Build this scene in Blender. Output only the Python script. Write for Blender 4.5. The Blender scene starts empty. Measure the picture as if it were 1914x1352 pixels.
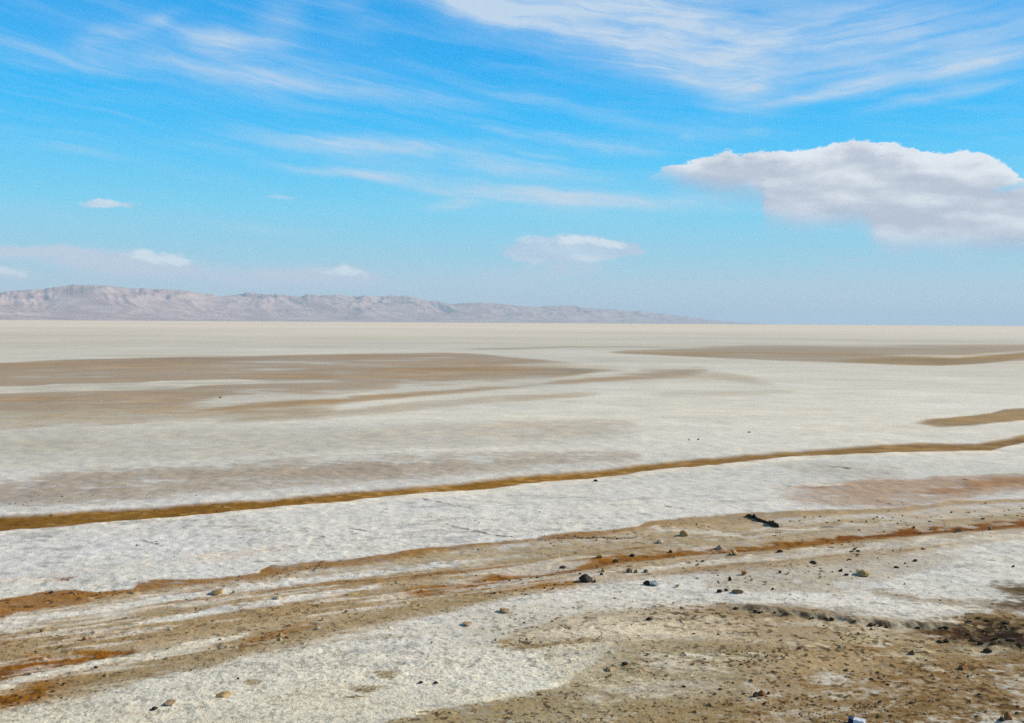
import bpy, bmesh, math, random
import numpy as np
from mathutils import Vector, Matrix

# ------------------------------------------------------------------ scene, camera, sky, sun
scene = bpy.context.scene
col = scene.collection
scene.render.resolution_x, scene.render.resolution_y = 1024, 723
scene.view_settings.view_transform = 'Standard'
scene.view_settings.look = 'None'
scene.view_settings.exposure = 0.0
scene.view_settings.gamma = 1.0
scene.cycles.use_denoising = False
scene.cycles.max_bounces = 5
scene.cycles.diffuse_bounces = 3
scene.cycles.volume_bounces = 1

PW, PH = 1914.0, 1352.0
FPX = 1700.0                      # focal length in photo pixels
CAM_H = 3.2
HORIZON = 603.4                   # photo row of the horizon at mid width
PITCH = math.atan((PH / 2 - HORIZON) / FPX)
ROLL = math.atan(11.6 / PW)

cam_d = bpy.data.cameras.new('camera')
cam = bpy.data.objects.new('camera', cam_d)
col.objects.link(cam)
cam_d.sensor_width = 36.0
cam_d.lens = FPX / PW * 36.0
cam_d.clip_start = 0.1
cam_d.clip_end = 300000.0
cam.location = (0, 0, CAM_H)
R_CAM = (Matrix.Rotation(math.radians(90) - PITCH, 4, 'X') @ Matrix.Rotation(ROLL, 4, 'Z'))
cam.rotation_euler = R_CAM.to_euler()
scene.camera = cam

SUN_AZ, SUN_EL = math.radians(72), math.radians(29)     # right of the view and beyond the scene
sd = Vector((math.sin(SUN_AZ) * math.cos(SUN_EL), math.cos(SUN_AZ) * math.cos(SUN_EL), math.sin(SUN_EL)))
sun_d = bpy.data.lights.new('sun', 'SUN')
sun_d.energy = 5.0
sun_d.angle = math.radians(0.5)
sun_d.color = (1.0, 0.93, 0.82)
sun = bpy.data.objects.new('sun', sun_d)
col.objects.link(sun)
sun.rotation_euler = sd.to_track_quat('Z', 'Y').to_euler()


def s2l(c):
    out = []
    for v in c:
        v = v / 255.0
        out.append(v / 12.92 if v <= 0.04045 else ((v + 0.055) / 1.055) ** 2.4)
    return tuple(out)


def cam_dir(px, py):
    v = Vector(((px - PW / 2) / FPX, -(py - PH / 2) / FPX, -1.0))
    return (R_CAM.to_3x3() @ v).normalized()


# ------------------------------------------------------------------ world: Nishita sky with clouds at infinity
world = bpy.data.worlds.new('World')
scene.world = world
world.use_nodes = True
nt = world.node_tree
nt.nodes.clear()


class NB:
    """small expression helper for shader node trees"""
    def __init__(self, tree):
        self.t = tree

    def n(self, kind, **kw):
        nd = self.t.nodes.new(kind)
        for k, v in kw.items():
            setattr(nd, k, v)
        return nd

    def put(self, sock, v):
        if hasattr(v, 'is_linked') or hasattr(v, 'links'):
            self.t.links.new(v, sock)
        else:
            sock.default_value = v

    def m(self, op, a, b=None, c=None, clamp=False):
        nd = self.n('ShaderNodeMath', operation=op, use_clamp=clamp)
        self.put(nd.inputs[0], a)
        if b is not None:
            self.put(nd.inputs[1], b)
        if c is not None:
            self.put(nd.inputs[2], c)
        return nd.outputs[0]

    def ramp(self, v, a, b, c=0.0, d=1.0, smooth=True):
        nd = self.n('ShaderNodeMapRange', interpolation_type='SMOOTHSTEP' if smooth else 'LINEAR')
        self.put(nd.inputs[0], v)
        for i, x in enumerate((a, b, c, d)):
            self.put(nd.inputs[1 + i], x)
        return nd.outputs[0]

    def vec(self, x, y, z=0.0):
        nd = self.n('ShaderNodeCombineXYZ')
        for i, v in enumerate((x, y, z)):
            self.put(nd.inputs[i], v)
        return nd.outputs[0]

    def noise(self, v, scale, detail=4.0, rough=0.5, dist=0.0, dims='3D'):
        nd = self.n('ShaderNodeTexNoise', noise_dimensions=dims)
        self.put(nd.inputs['Vector'], v)
        nd.inputs['Scale'].default_value = scale
        nd.inputs['Detail'].default_value = detail
        nd.inputs['Roughness'].default_value = rough
        nd.inputs['Distortion'].default_value = dist
        return nd.outputs['Fac']

    def mapping(self, v, loc=(0, 0, 0), rot=0.0, scale=(1, 1, 1), kind='TEXTURE'):
        nd = self.n('ShaderNodeMapping', vector_type=kind)
        self.put(nd.inputs[0], v)
        nd.inputs[1].default_value = loc
        nd.inputs[2].default_value = (0, 0, rot)
        nd.inputs[3].default_value = scale
        return nd.outputs[0]

    def mix(self, f, a, b, blend='MIX'):
        nd = self.n('ShaderNodeMix', data_type='RGBA', blend_type=blend)
        self.put(nd.inputs['Factor'], f)
        for s, v in (('A', a), ('B', b)):
            sock = [i for i in nd.inputs if i.name == s and i.type == 'RGBA'][0]
            if isinstance(v, tuple):
                v = tuple(v) + (1.0,) if len(v) == 3 else v
            self.put(sock, v)
        return [o for o in nd.outputs if o.type == 'RGBA'][0]

    def vm(self, op, a, b=None):
        nd = self.n('ShaderNodeVectorMath', operation=op)
        self.put(nd.inputs[0], a)
        if b is not None:
            self.put(nd.inputs[1], b)
        return nd.outputs['Value'] if op in ('LENGTH', 'DOT_PRODUCT') else nd.outputs[0]

    def fcurve(self, x, knots, x0, x1, y0, y1):
        """a curve through knots, evaluated at x"""
        u = self.ramp(x, x0, x1, 0.0, 1.0, smooth=False)
        nd = self.n('ShaderNodeFloatCurve')
        cv = nd.mapping.curves[0]
        pts = [((k[0] - x0) / (x1 - x0), (k[1] - y0) / (y1 - y0)) for k in knots]
        cv.points[0].location = pts[0]
        cv.points[1].location = pts[-1]
        for p in pts[1:-1]:
            cv.points.new(*p)
        nd.mapping.use_clip = False
        nd.mapping.update()
        self.t.links.new(u, nd.inputs['Value'])
        return self.ramp(nd.outputs[0], 0.0, 1.0, y0, y1, smooth=False)


W = NB(nt)
sky = W.n('ShaderNodeTexSky', sky_type='NISHITA')
sky.sun_disc = False
sky.sun_elevation = SUN_EL
sky.sun_rotation = SUN_AZ
sky.altitude = 0
sky.air_density = 1.0
sky.dust_density = 0.4
sky.ozone_density = 2.5
hs = W.n('ShaderNodeHueSaturation')
hs.inputs['Hue'].default_value = 0.5
hs.inputs['Saturation'].default_value = 1.25
hs.inputs['Value'].default_value = 1.0
nt.links.new(sky.outputs[0], hs.inputs['Color'])
SKY_K = 0.085
sky_lin = W.mix(1.0, hs.outputs[0], (0.42 * SKY_K, 1.02 * SKY_K, 1.12 * SKY_K), 'MULTIPLY')

# saturated clear sky low down, calmer towards the zenith
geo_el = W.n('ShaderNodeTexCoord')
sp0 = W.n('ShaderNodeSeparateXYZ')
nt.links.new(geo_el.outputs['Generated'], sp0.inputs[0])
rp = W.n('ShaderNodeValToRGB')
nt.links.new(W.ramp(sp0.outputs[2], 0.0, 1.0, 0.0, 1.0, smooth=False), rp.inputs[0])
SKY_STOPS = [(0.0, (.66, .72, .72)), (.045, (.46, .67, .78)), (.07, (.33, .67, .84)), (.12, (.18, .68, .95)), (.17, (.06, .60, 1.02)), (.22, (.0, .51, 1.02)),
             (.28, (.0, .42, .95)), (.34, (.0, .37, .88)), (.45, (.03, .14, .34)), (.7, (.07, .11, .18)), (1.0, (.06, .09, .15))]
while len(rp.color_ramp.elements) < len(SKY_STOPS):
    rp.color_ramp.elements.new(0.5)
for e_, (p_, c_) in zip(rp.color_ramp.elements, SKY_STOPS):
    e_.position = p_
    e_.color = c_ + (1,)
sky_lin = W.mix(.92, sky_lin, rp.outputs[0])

# clouds: bearing and height angle, both in units of photo pixels at the image centre
tc = W.n('ShaderNodeTexCoord')
sep = W.n('ShaderNodeSeparateXYZ')
nt.links.new(tc.outputs['Generated'], sep.inputs[0])
az = W.m('MULTIPLY', W.m('ARCTAN2', sep.outputs[0], sep.outputs[1]), FPX)
el = W.m('MULTIPLY', W.m('ARCSINE', sep.outputs[2]), FPX)


def AE(px, py):
    d = cam_dir(px, py)
    return math.atan2(d.x, d.y) * FPX, math.asin(d.z) * FPX


P0 = W.vec(az, el)


def warp(p, scale, amp_x, amp_y, seed, detail=3.0):
    sv = W.vm('ADD', W.vm('SCALE', p), (seed, seed * 0.7, seed * 1.3))
    sv.node.inputs[0].links[0].from_node.inputs['Scale'].default_value = scale
    nd = W.n('ShaderNodeTexNoise', noise_dimensions='3D')
    nt.links.new(sv, nd.inputs['Vector'])
    nd.inputs['Scale'].default_value = 1.0
    nd.inputs['Detail'].default_value = detail
    c = W.vm('SUBTRACT', nd.outputs['Color'], (0.5, 0.5, 0.5))
    c = W.vm('MULTIPLY', c, (amp_x, amp_y, 0.0))
    return W.vm('ADD', p, c)


def blob(p, px, py, rx, ry, ang=0.0, inner=0.0, outer=1.0, amt=1.0):
    """ellipse at photo position (px,py); ang in degrees, positive = rises to the right"""
    cx, cy = AE(px, py)
    q = W.mapping(p, (cx, cy, 0), math.radians(ang), (rx, ry, 1.0))
    return W.ramp(W.vm('LENGTH', q), inner, outer, amt, 0.0)


def addall(lst):
    s = lst[0]
    for x in lst[1:]:
        s = W.m('ADD', s, x)
    return s


# --- cirrus -------------------------------------------------------------
pw = warp(P0, 0.006, 70, 34, 3.1, 4.0)
cir = []
for b in [
    # the big upper right sheet
    (1010, 10, 260, 60, -4, .95), (1180, 60, 300, 66, -9, 1.0), (1290, 118, 210, 52, -22, .95),
    (1345, 160, 100, 42, -25, .8), (1440, 75, 300, 90, 0, .75), (1680, 70, 330, 80, 4, .55),
    (1560, 165, 150, 13, 9, .9), (1720, 140, 240, 16, 6, .6), (1750, 178, 150, 11, 5, .7),
    (880, 20, 110, 45, -20, .5), (1850, 95, 120, 45, 8, .5), (1150, -60, 500, 80, 0, .9),
    # left wisps
    (440, 82, 115, 26, -4, .85), (225, 62, 90, 17, 22, .5), (300, 35, 60, 12, 30, .25), (170, 95, 55, 20, 0, .3),
    (100, 108, 160, 22, -3, .35), (360, 125, 200, 20, -8, .42), (500, 145, 170, 20, -4, .36),
    (700, 172, 200, 17, -7, .45), (860, 195, 110, 12, -10, .28), (520, 40, 60, 48, 60, .35),
    (660, 60, 80, 22, 0, .18), (650, 8, 50, 12, 0, .3), (300, 190, 160, 16, 0, .14),
    # the long arcs in the middle
    (700, 272, 240, 18, 0, 0.63), (900, 300, 210, 17, -7, 0.53), (1080, 325, 130, 12, -10, .28),
    (640, 322, 150, 10, -4, 0.77), (830, 350, 190, 13, -9, 0.87), (1020, 368, 220, 17, -3, 0.84),
    (1180, 378, 230, 16, -1, 0.70), (860, 382, 70, 12, 5, 0.84), (1350, 396, 120, 10, 0, .3),
    (930, 243, 60, 9, -12, .5), (1070, 262, 150, 12, -10, .5), (1190, 285, 80, 9, -8, .4),
    (1010, 290, 80, 5, -8, .3), (1180, 232, 190, 12, -12, .22), (1350, 250, 120, 14, -5, .25),
    (1000, 185, 150, 22, -6, .2), (900, 325, 330, 46, -6, .34), (1030, 378, 340, 30, -2, .34), (430, 115, 380, 66, -5, .3), (620, 270, 260, 30, 0, .2), (130, 285, 110, 9, -2, .28), (525, 369, 28, 4, 3, .75),
    (520, 430, 120, 10, -2, .25), (150, 410, 360, 24, 0, .10), (1420, 246, 34, 8, 0, .4), (1285, 262, 18, 6, 0, .35),
]:
    cir.append(blob(pw, b[0], b[1], b[2] * 1.25, b[3] * 1.45, b[4], 0.0, 1.0, b[5] * 1.25))
cird = addall(cir)
# streaky texture: falls to the right on the left, rises to the right on the far right
st_a = W.noise(W.mapping(pw, (0, 0, 0), math.radians(-9), (330, 26, 1)), 1.0, 8.0, .64, .5)
st_b = W.noise(W.mapping(pw, (40, 10, 0), math.radians(5), (330, 20, 1)), 1.0, 8.0, .62, .5)
side = W.ramp(az, 250, 600)
st = W.m('ADD', W.m('MULTIPLY', st_a, W.m('SUBTRACT', 1.0, side)), W.m('MULTIPLY', st_b, side))
puff = W.noise(W.mapping(pw, (0, 0, 0), math.radians(-6), (110, 40, 1)), 1.0, 8.0, .66)
tex = W.ramp(W.m('ADD', W.m('MULTIPLY', st, .65), W.m('MULTIPLY', puff, .35)), .32, .62, .12, 1.15, False)
cir_a = W.m('MULTIPLY', W.ramp(cird, 0.0, 1.6, 0.0, 1.25, False), tex)
veil = W.m('MULTIPLY', W.ramp(st_a, .42, .72), W.ramp(el, 120, 330, 0.0, .20))
cir_a = W.m('ADD', cir_a, veil)
cir_a = W.m('MULTIPLY', W.ramp(cir_a, 0.0, 1.25, 0.0, 1.0, False), 0.92)

# --- cumulus ------------------------------------------------------------
pc = warp(P0, 0.016, 30, 15, 9.7, 6.0)
pc = warp(pc, 0.06, 9, 6, 4.2, 4.0)
X0, _ = AE(1150, 380)
X1, _ = AE(2140, 380)


def AEx(px, py):
    return AE(px, py)


sepc = W.n('ShaderNodeSeparateXYZ')
nt.links.new(pc, sepc.inputs[0])
top = W.fcurve(sepc.outputs[0], [AE(1150, 350), AE(1208, 334), AE(1232, 314), AE(1290, 298), AE(1345, 286), AE(1400, 284),
                                 AE(1430, 276), AE(1520, 278), AE(1600, 258), AE(1665, 264), AE(1700, 276), AE(1760, 284),
                                 AE(1815, 280), AE(1850, 290), AE(1880, 306), AE(1905, 330), AE(1960, 335), AE(2140, 345)], X0, X1, 0, 420)
bot = W.fcurve(sepc.outputs[0], [AE(1150, 345), AE(1208, 336), AE(1260, 350), AE(1330, 372), AE(1420, 388), AE(1435, 425),
                                 AE(1500, 436), AE(1620, 440), AE(1645, 474), AE(1750, 482), AE(1914, 484), AE(2140, 480)], X0, X1, 0, 420)
nA = W.noise(W.mapping(P0, (11, 5, 0), 0, (74, 38, 1)), 1.0, 5.0, .5)
nAo = W.noise(W.mapping(P0, (11 - 12, 5 - 12, 0), 0, (74, 38, 1)), 1.0, 5.0, .5)
yy = sepc.outputs[1]
dt = W.m('SUBTRACT', top, yy)
db = W.m('SUBTRACT', yy, bot)
nE = W.noise(W.mapping(P0, (21, 8, 0), 0, (38, 24, 1)), 1.0, 8.0, .66)
nB = W.m('MULTIPLY', W.m('SUBTRACT', nE, .5), 38.0)
cum_t = W.ramp(W.m('ADD', dt, nB), 0, 5)
cum_b = W.ramp(W.m('ADD', db, nB), -16, 40)
inx = W.ramp(az, X0 + 30, X0 + 70)
cum_a = W.m('MULTIPLY', W.m('MULTIPLY', cum_t, cum_b), inx)
gap = blob(pc, 1890, 350, 40, 8, 8, .2, 1.0, .45)
cum_a = W.m('MULTIPLY', cum_a, W.m('SUBTRACT', 1.0, gap))
small = [blob(pc, b[0], b[1], b[2], b[3], b[4], .25, 1.0, b[5]) for b in [
    (1060, 464, 165, 38, 0, 1.5), (1010, 472, 110, 26, 6, .8), (1150, 472, 90, 22, 0, .8), (205, 381, 70, 14, 0, 1.0),
    (1270, 378, 70, 14, -6, .22), (1395, 418, 40, 14, 0, .3), (1590, 484, 70, 9, 0, .35), (1490, 535, 46, 9, 0, .35),
    (990, 495, 34, 9, 30, .4), (1760, 484, 60, 7, 0, .3)]]
sm = addall(small)
sm_a = W.ramp(W.m('ADD', sm, W.m('MULTIPLY', W.m('SUBTRACT', nE, .52), 2.6)), .25, 1.0, 0.0, .85)
sm_a = W.m('MULTIPLY', sm_a, W.ramp(sm, 0.0, .15))
# low hazy bank behind the hills
low = addall([blob(pw, b[0], b[1], b[2], b[3], b[4], .1, 1.0, b[5]) for b in [
    (240, 492, 200, 34, -2, .62), (60, 475, 170, 22, -3, .5), (20, 512, 60, 22, 0, .5), (560, 520, 200, 34, -2, .5),
    (660, 520, 110, 32, -4, .5), (960, 520, 150, 36, 0, .3), (1080, 500, 130, 30, 0, .35), (400, 520, 320, 30, 0, .3)]])
low_a = W.m('MULTIPLY', W.ramp(W.m('MULTIPLY', low, W.ramp(W.m('ADD', W.m('MULTIPLY', nA, .5), W.m('MULTIPLY', nE, .5)), .32, .62, .3, 1.4, False)), .02, .60), 1.0)
caps = addall([blob(pc, b[0], b[1], b[2], b[3], b[4], .1, 1.0, b[5]) for b in [
    (290, 481, 72, 20, -6, 1.3), (345, 490, 40, 11, -4, .9), (645, 508, 70, 16, -3, 1.3), (10, 507, 56, 13, -10, 1.1), (225, 480, 40, 9, 0, .4), (1070, 450, 95, 18, 0, 1.2), (1145, 456, 50, 14, -10, 1.0),
    (1000, 490, 20, 6, 20, .3)]])
caps_a = W.ramp(W.m('ADD', caps, W.m('MULTIPLY', W.m('SUBTRACT', nE, .52), 3.4)), .3, 1.2, 0.0, .85)
caps_a = W.m('MULTIPLY', caps_a, W.ramp(caps, 0.0, .15))

relief = W.m('SUBTRACT', nA, nAo)
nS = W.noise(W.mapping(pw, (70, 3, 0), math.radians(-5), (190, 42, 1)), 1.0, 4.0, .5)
lit = W.ramp(W.m('ADD', dt, W.m('MULTIPLY', W.m('SUBTRACT', nE, .5), 60.0)), -4, 44, .78, .12)  # sunlit tops and self-shading are painted into the cloud colour
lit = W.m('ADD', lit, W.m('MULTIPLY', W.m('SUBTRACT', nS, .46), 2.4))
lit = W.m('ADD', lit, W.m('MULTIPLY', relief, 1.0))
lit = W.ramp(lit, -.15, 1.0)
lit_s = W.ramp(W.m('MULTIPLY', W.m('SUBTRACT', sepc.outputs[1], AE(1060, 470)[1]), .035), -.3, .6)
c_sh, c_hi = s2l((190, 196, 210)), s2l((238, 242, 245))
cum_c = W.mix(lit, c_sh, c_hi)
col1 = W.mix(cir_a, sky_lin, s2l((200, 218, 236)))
col2 = W.mix(low_a, col1, s2l((198, 210, 226)))
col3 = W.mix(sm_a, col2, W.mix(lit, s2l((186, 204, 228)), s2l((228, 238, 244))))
col4 = W.mix(caps_a, col3, s2l((226, 238, 244)))
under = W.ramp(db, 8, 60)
cum_c = W.mix(under, W.mix(.55, cum_c, s2l((168, 184, 212))), cum_c)  # shade of the cloud base, mixed into its colour
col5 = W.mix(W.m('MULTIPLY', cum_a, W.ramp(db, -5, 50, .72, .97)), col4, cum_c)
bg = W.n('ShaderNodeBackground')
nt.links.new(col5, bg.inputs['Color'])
bg.inputs['Strength'].default_value = 1.0
wo = W.n('ShaderNodeOutputWorld')
nt.links.new(bg.outputs[0], wo.inputs['Surface'])

# ------------------------------------------------------------------ numpy noise
F32 = np.float32


def _hash(ix, iy, seed):
    h = (ix.astype(np.uint32) * np.uint32(374761393)) ^ (iy.astype(np.uint32) * np.uint32(668265263)) ^ np.uint32((seed * 2246822519 + 40503) & 0xffffffff)
    h = (h ^ (h >> np.uint32(13))) * np.uint32(1274126177)
    h = h ^ (h >> np.uint32(16))
    return h


def gnoise(x, y, seed=0):
    """2D gradient noise, roughly -1..1"""
    x0 = np.floor(x)
    y0 = np.floor(y)
    fx = (x - x0).astype(F32)
    fy = (y - y0).astype(F32)
    ix = x0.astype(np.int64)
    iy = y0.astype(np.int64)
    ux = fx * fx * fx * (fx * (fx * 6 - 15) + 10)
    uy = fy * fy * fy * (fy * (fy * 6 - 15) + 10)
    out = []
    for dx, dy in ((0, 0), (1, 0), (0, 1), (1, 1)):
        a = _hash(ix + dx, iy + dy, seed).astype(F32) * F32(2 * math.pi / 4294967296.0)
        out.append(np.cos(a) * (fx - dx) + np.sin(a) * (fy - dy))
    a = out[0] + ux * (out[1] - out[0])
    b = out[2] + ux * (out[3] - out[2])
    return (a + uy * (b - a)) * F32(1.55)


def sst(x, a, b):
    t = np.clip((x - a) / (b - a), 0, 1)
    return t * t * (3 - 2 * t)


def octaves(x, y, res, lams, amps, seed, ax=1.0, ay=1.0, rot=0.0):
    """sum of noise octaves; one finer than the local mesh spacing is left out"""
    out = np.zeros(x.shape, F32)
    c, s = math.cos(rot), math.sin(rot)
    xr, yr = x * c + y * s, -x * s + y * c
    for i, (l, a) in enumerate(zip(lams, amps)):
        w = sst(l / res, 1.2, 3.2) * a
        k = w > 1e-4
        if k.any():
            out[k] += (gnoise(xr[k] / (l * ax) + 17.3 * i, yr[k] / (l * ay) + 5.1 * i, seed + i * 7) * w[k]).astype(F32)
    return out


# ------------------------------------------------------------------ ground
HF = CAM_H * FPX


def gpt(px, py):
    """point of the flat ground seen at a photo pixel"""
    d = cam_dir(px, py)
    t = CAM_H / max(-d.z, 1e-5)
    return d.x * t, d.y * t


def XY(px, py):
    """the same point as bearing X = f x/y and nearness Y = f h/y"""
    x, y = gpt(px, py)
    return FPX * x / y, HF / y


def knots(pts):
    a = np.array([XY(*p) for p in pts])
    o = np.argsort(a[:, 0])
    return a[o, 0], a[o, 1]


def curve(X, pts):
    kx, ky = knots(pts)
    return np.interp(X, kx, ky).astype(F32)


def band(X, Y, top, bottom, st=2.0, sb=2.0, fade=90.0):
    """soft mask between two traced outlines; fades at its ends"""
    tx, ty = knots(top)
    bx, by = knots(bottom)
    t, b = np.interp(X, tx, ty), np.interp(X, bx, by)
    x0, x1 = max(tx[0], bx[0]), min(tx[-1], bx[-1])
    st, sb = st * 1.6, sb * 1.6
    m = sst(Y - t, -st, st) * sst(b - Y, -sb, sb)
    if x0 > -940:
        m = m * sst(X, x0 - fade * .2, x0 + fade)
    if x1 < 940:
        m = m * (1 - sst(X, x1 - fade, x1 + fade * .2))
    return m.astype(F32)


def stripe(X, Y, pts, fade=40.0):
    """pts: (px, py, half width)"""
    a = np.array([XY(p[0], p[1]) + (p[2],) for p in pts])
    o = np.argsort(a[:, 0])
    a = a[o]
    c, w = np.interp(X, a[:, 0], a[:, 1]), np.interp(X, a[:, 0], a[:, 2])
    m = np.exp(-((Y - c) / w) ** 2)
    if a[0, 0] > -940:
        m = m * sst(X, a[0, 0] - fade * .2, a[0, 0] + fade)
    if a[-1, 0] < 940:
        m = m * (1 - sst(X, a[-1, 0] - fade, a[-1, 0] + fade * .2))
    return m.astype(F32)


def spot(X, Y, px, py, rx, ry, k=1.0):
    cx, cy = XY(px, py)
    d = ((X - cx) / rx) ** 2 + ((Y - cy) / ry) ** 2
    return np.exp(-d * k).astype(F32)


BAND1_T = [(-300, 985), (0, 967), (100, 962), (200, 955), (300, 949), (400, 940), (510, 933), (640, 920), (800, 908), (900, 897), (1000, 886),
           (1100, 880), (1200, 868), (1274, 861), (1450, 848), (1600, 836), (1700, 829), (1820, 828), (1860, 822), (1914, 813), (2200, 790)]
BAND1_B = [(-300, 1016), (0, 993), (100, 986), (200, 977), (320, 968), (430, 956), (540, 944), (640, 936), (700, 929), (800, 919), (900, 912),
           (1000, 900), (1100, 893), (1200, 880), (1274, 872), (1400, 861), (1500, 853), (1640, 847), (1760, 842), (1850, 840), (1880, 832),
           (1914, 824), (2200, 800)]
J_T = [(-300, 1150), (0, 1122), (90, 1106), (140, 1105), (190, 1110), (247, 1104), (256, 1092), (300, 1084), (360, 1086), (480, 1074),
       (500, 1058), (640, 1046), (700, 1037), (800, 1022), (900, 1012), (1000, 1003), (1030, 997), (1190, 984), (1210, 974), (1300, 964),
       (1400, 957), (1480, 955), (1620, 954), (1700, 946), (1770, 937), (1914, 932), (2200, 925)]
J_B = [(-300, 1200), (0, 1160), (60, 1146), (130, 1135), (250, 1112), (300, 1105), (370, 1096), (480, 1087), (560, 1070), (640, 1062),
       (760, 1045), (860, 1025), (1000, 1012), (1100, 1005), (1200, 990), (1300, 982), (1400, 978), (1480, 966), (1620, 962), (1700, 957),
       (1770, 946), (1914, 938), (2200, 928)]
M_T = [(925, 1218), (945, 1205), (975, 1186), (1030, 1166), (1110, 1150), (1250, 1142), (1300, 1138), (1370, 1134), (1500, 1148), (1600, 1158),
       (1700, 1170), (1780, 1168), (1815, 1148), (1850, 1146), (1880, 1140), (1914, 1150), (2300, 1150)]
RIDGE = [(1330, 1134), (1370, 1134), (1440, 1142), (1500, 1149), (1560, 1155), (1620, 1160), (1680, 1166), (1740, 1169), (1800, 1166)]
TRACK = [(-300, 1320, 16), (0, 1262, 13), (60, 1250, 11), (130, 1238, 9), (200, 1226, 6), (270, 1222, 4)]
TRACK2 = [(700, 1122, 3), (760, 1112, 5), (830, 1102, 8), (900, 1088, 12), (960, 1076, 11), (1060, 1060, 8), (1150, 1042, 8), (1280, 1028, 7),
          (1400, 1022, 5), (1500, 1014, 6), (1600, 1004, 7), (1700, 995, 7), (1800, 987, 7), (1914, 978, 9), (2300, 950, 12)]


def salt_cells(x, y):
    return None


def fields(x, y):
    """everything the ground knows at world point x, y: colour (n,3), height (n), mud mask"""
    r = np.sqrt(x * x + y * y) + 1e-3
    azm = np.clip(np.arctan2(x, y), -1.15, 1.15)
    rr = r * np.cos(azm)
    X = (FPX * np.tan(azm)).astype(F32)
    Y = (HF / np.maximum(rr, 2.2)).astype(F32)
    res = np.maximum(r * r / HF, r / FPX * 1.0)              # mesh spacing at this distance
    L = [2000, 900, 400, 180, 80, 40, 20, 10, 5, 2.5, 1.25, .62, .31, .16, .08, .04]
    LF = [80, 40, 20, 10, 5, 2.5, 1.2, .6, .3, .15, .075, .04, .022]
    ang = 0.10
    n1 = octaves(x, y, res, L, [.22] * 16, 11, 2.2, 1.0, ang)        # streaks
    n2 = octaves(x, y, res, L, [.25] * 16, 53, 1.5, 1.0, ang)        # blotches
    n3 = octaves(x, y, res, L[6:], [.3] * 10, 97)                    # fine, even
    # grit: only the finest octaves the mesh can hold at each distance
    n4 = np.zeros(x.shape, F32)
    for i_, l_ in enumerate(LF):
        wl = sst(l_ / res, 1.0, 2.2) * (1 - sst(l_ / res, 7, 16))
        kk = wl > 1e-3
        n4[kk] += (gnoise(x[kk] / (l_ * 1.5) + 3.3 * i_, y[kk] / l_ - 7.7 * i_, 211 + i_) * wl[kk]).astype(F32)
    n4 *= .6
    # outlines wander a little
    Xw = X + n2 * 10
    wob = np.clip(Y / 300, .12, 1.0) * 8.0 + sst(Y, 420, 560) * 7
    Yw = Y + n1 * wob + (n4 * 2.5 + n3 * 3) * sst(Y, 150, 450)
    NN = n1 * 1.1 + n2 * .8 + n3 * .45 + n4 * .45
    # streaks drawn out along the tracks
    n5 = octaves(x, y, res, [3, 1.5, .8, .4, .2, .1], [.4, .4, .4, .35, .3, .25], 1201, 9.0, 1.0, math.radians(25))
    n6 = octaves(x, y, res, [2.2, 1.1, .6, .3, .15, .08], [.4, .4, .4, .35, .3, .3], 1301, 7.0, 1.0, math.radians(27))
    C = np.empty((x.size, 3), F32)

    def c(*rgb):
        return np.array(s2l(rgb), F32)
    # the salt itself, from the far edge to the feet
    ky = [0.5, 4, 10, 20, 45, 70, 110, 160, 220, 280, 330, 400, 520, 640, 760]
    kc = [(226, 213, 192), (224, 214, 196), (216, 208, 194), (206, 200, 187), (202, 198, 186), (204, 200, 188), (208, 204, 193), (212, 209, 200), (212, 210, 203),
          (202, 202, 198), (208, 208, 207), (212, 212, 211), (206, 206, 203), (206, 205, 197), (200, 198, 186)]
    kl = np.array([s2l(k) for k in kc])
    for i in range(3):
        C[:, i] = np.interp(Y, ky, kl[:, i])
    right = sst(X, 100, 700) * sst(Y, 60, 100) * (1 - sst(Y, 220, 260))
    C *= (1 + .05 * right)[:, None]
    farw = 1 - sst(Y, 150, 320)
    C *= (1 + (.09 + .09 * farw) * n1 + .06 * n3 + .13 * n4 * (.7 + .3 * sst(Y, 180, 340)))[:, None]
    gp = octaves(x, y, res, [6, 3, 1.4, .7, .35, .17], [.35] * 6, 641, 2.0, 1.0, .1) * sst(Y, 250, 330)
    C *= (1 - .10 * sst(gp, -.1, .8))[:, None]
    C *= (1 + .05 * n2[:, None] * np.array([1.0, .2, -1.2], F32)[None, :])
    mud = np.zeros(x.shape, F32)
    wet = np.zeros(x.shape, F32)

    def lay(m, rgb, a=1.0, ismud=True, mott=0.0, rng=None):
        nonlocal mud
        if mott:
            m = .45 * m * np.clip(1 + mott * 1.6 * NN, 0, 1.3) + .55 * sst(m + mott * 1.75 * (NN + .06) * sst(m, 0, .35), .15, .85)
        m = np.clip(m * a, 0, 1).astype(F32)
        tgt = c(*rgb)[None, :] * (1 + .20 * n2 + (.12 + .14 * farw) * n1 + .22 * n4)[:, None]
        C[:] = C * (1 - m[:, None]) + tgt * m[:, None]
        if ismud:
            mud = mud * (1 - m) + m
        else:
            mud = mud * (1 - m)

    def B(*a, **k):
        return band(Xw, Yw, *a, **k)

    SALT = (210, 207, 198)
    # far flats
    lay(stripe(Xw, Yw, [(860, 653, 1.0), (950, 652, 1.8), (1060, 648.5, 1.6), (1200, 649, .8), (1250, 649, .8)]), (170, 162, 138), .8)
    lay(B([(1120, 659), (1180, 655), (1300, 649), (1400, 646), (1914, 645), (2300, 648)],
          [(1120, 660), (1260, 666), (1400, 672), (1560, 678), (1700, 683), (1760, 684), (1830, 680), (1880, 676), (1914, 674), (2300, 668)], 3.0, 1.0, 60),
        (170, 154, 132), .92, mott=.6)
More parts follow.
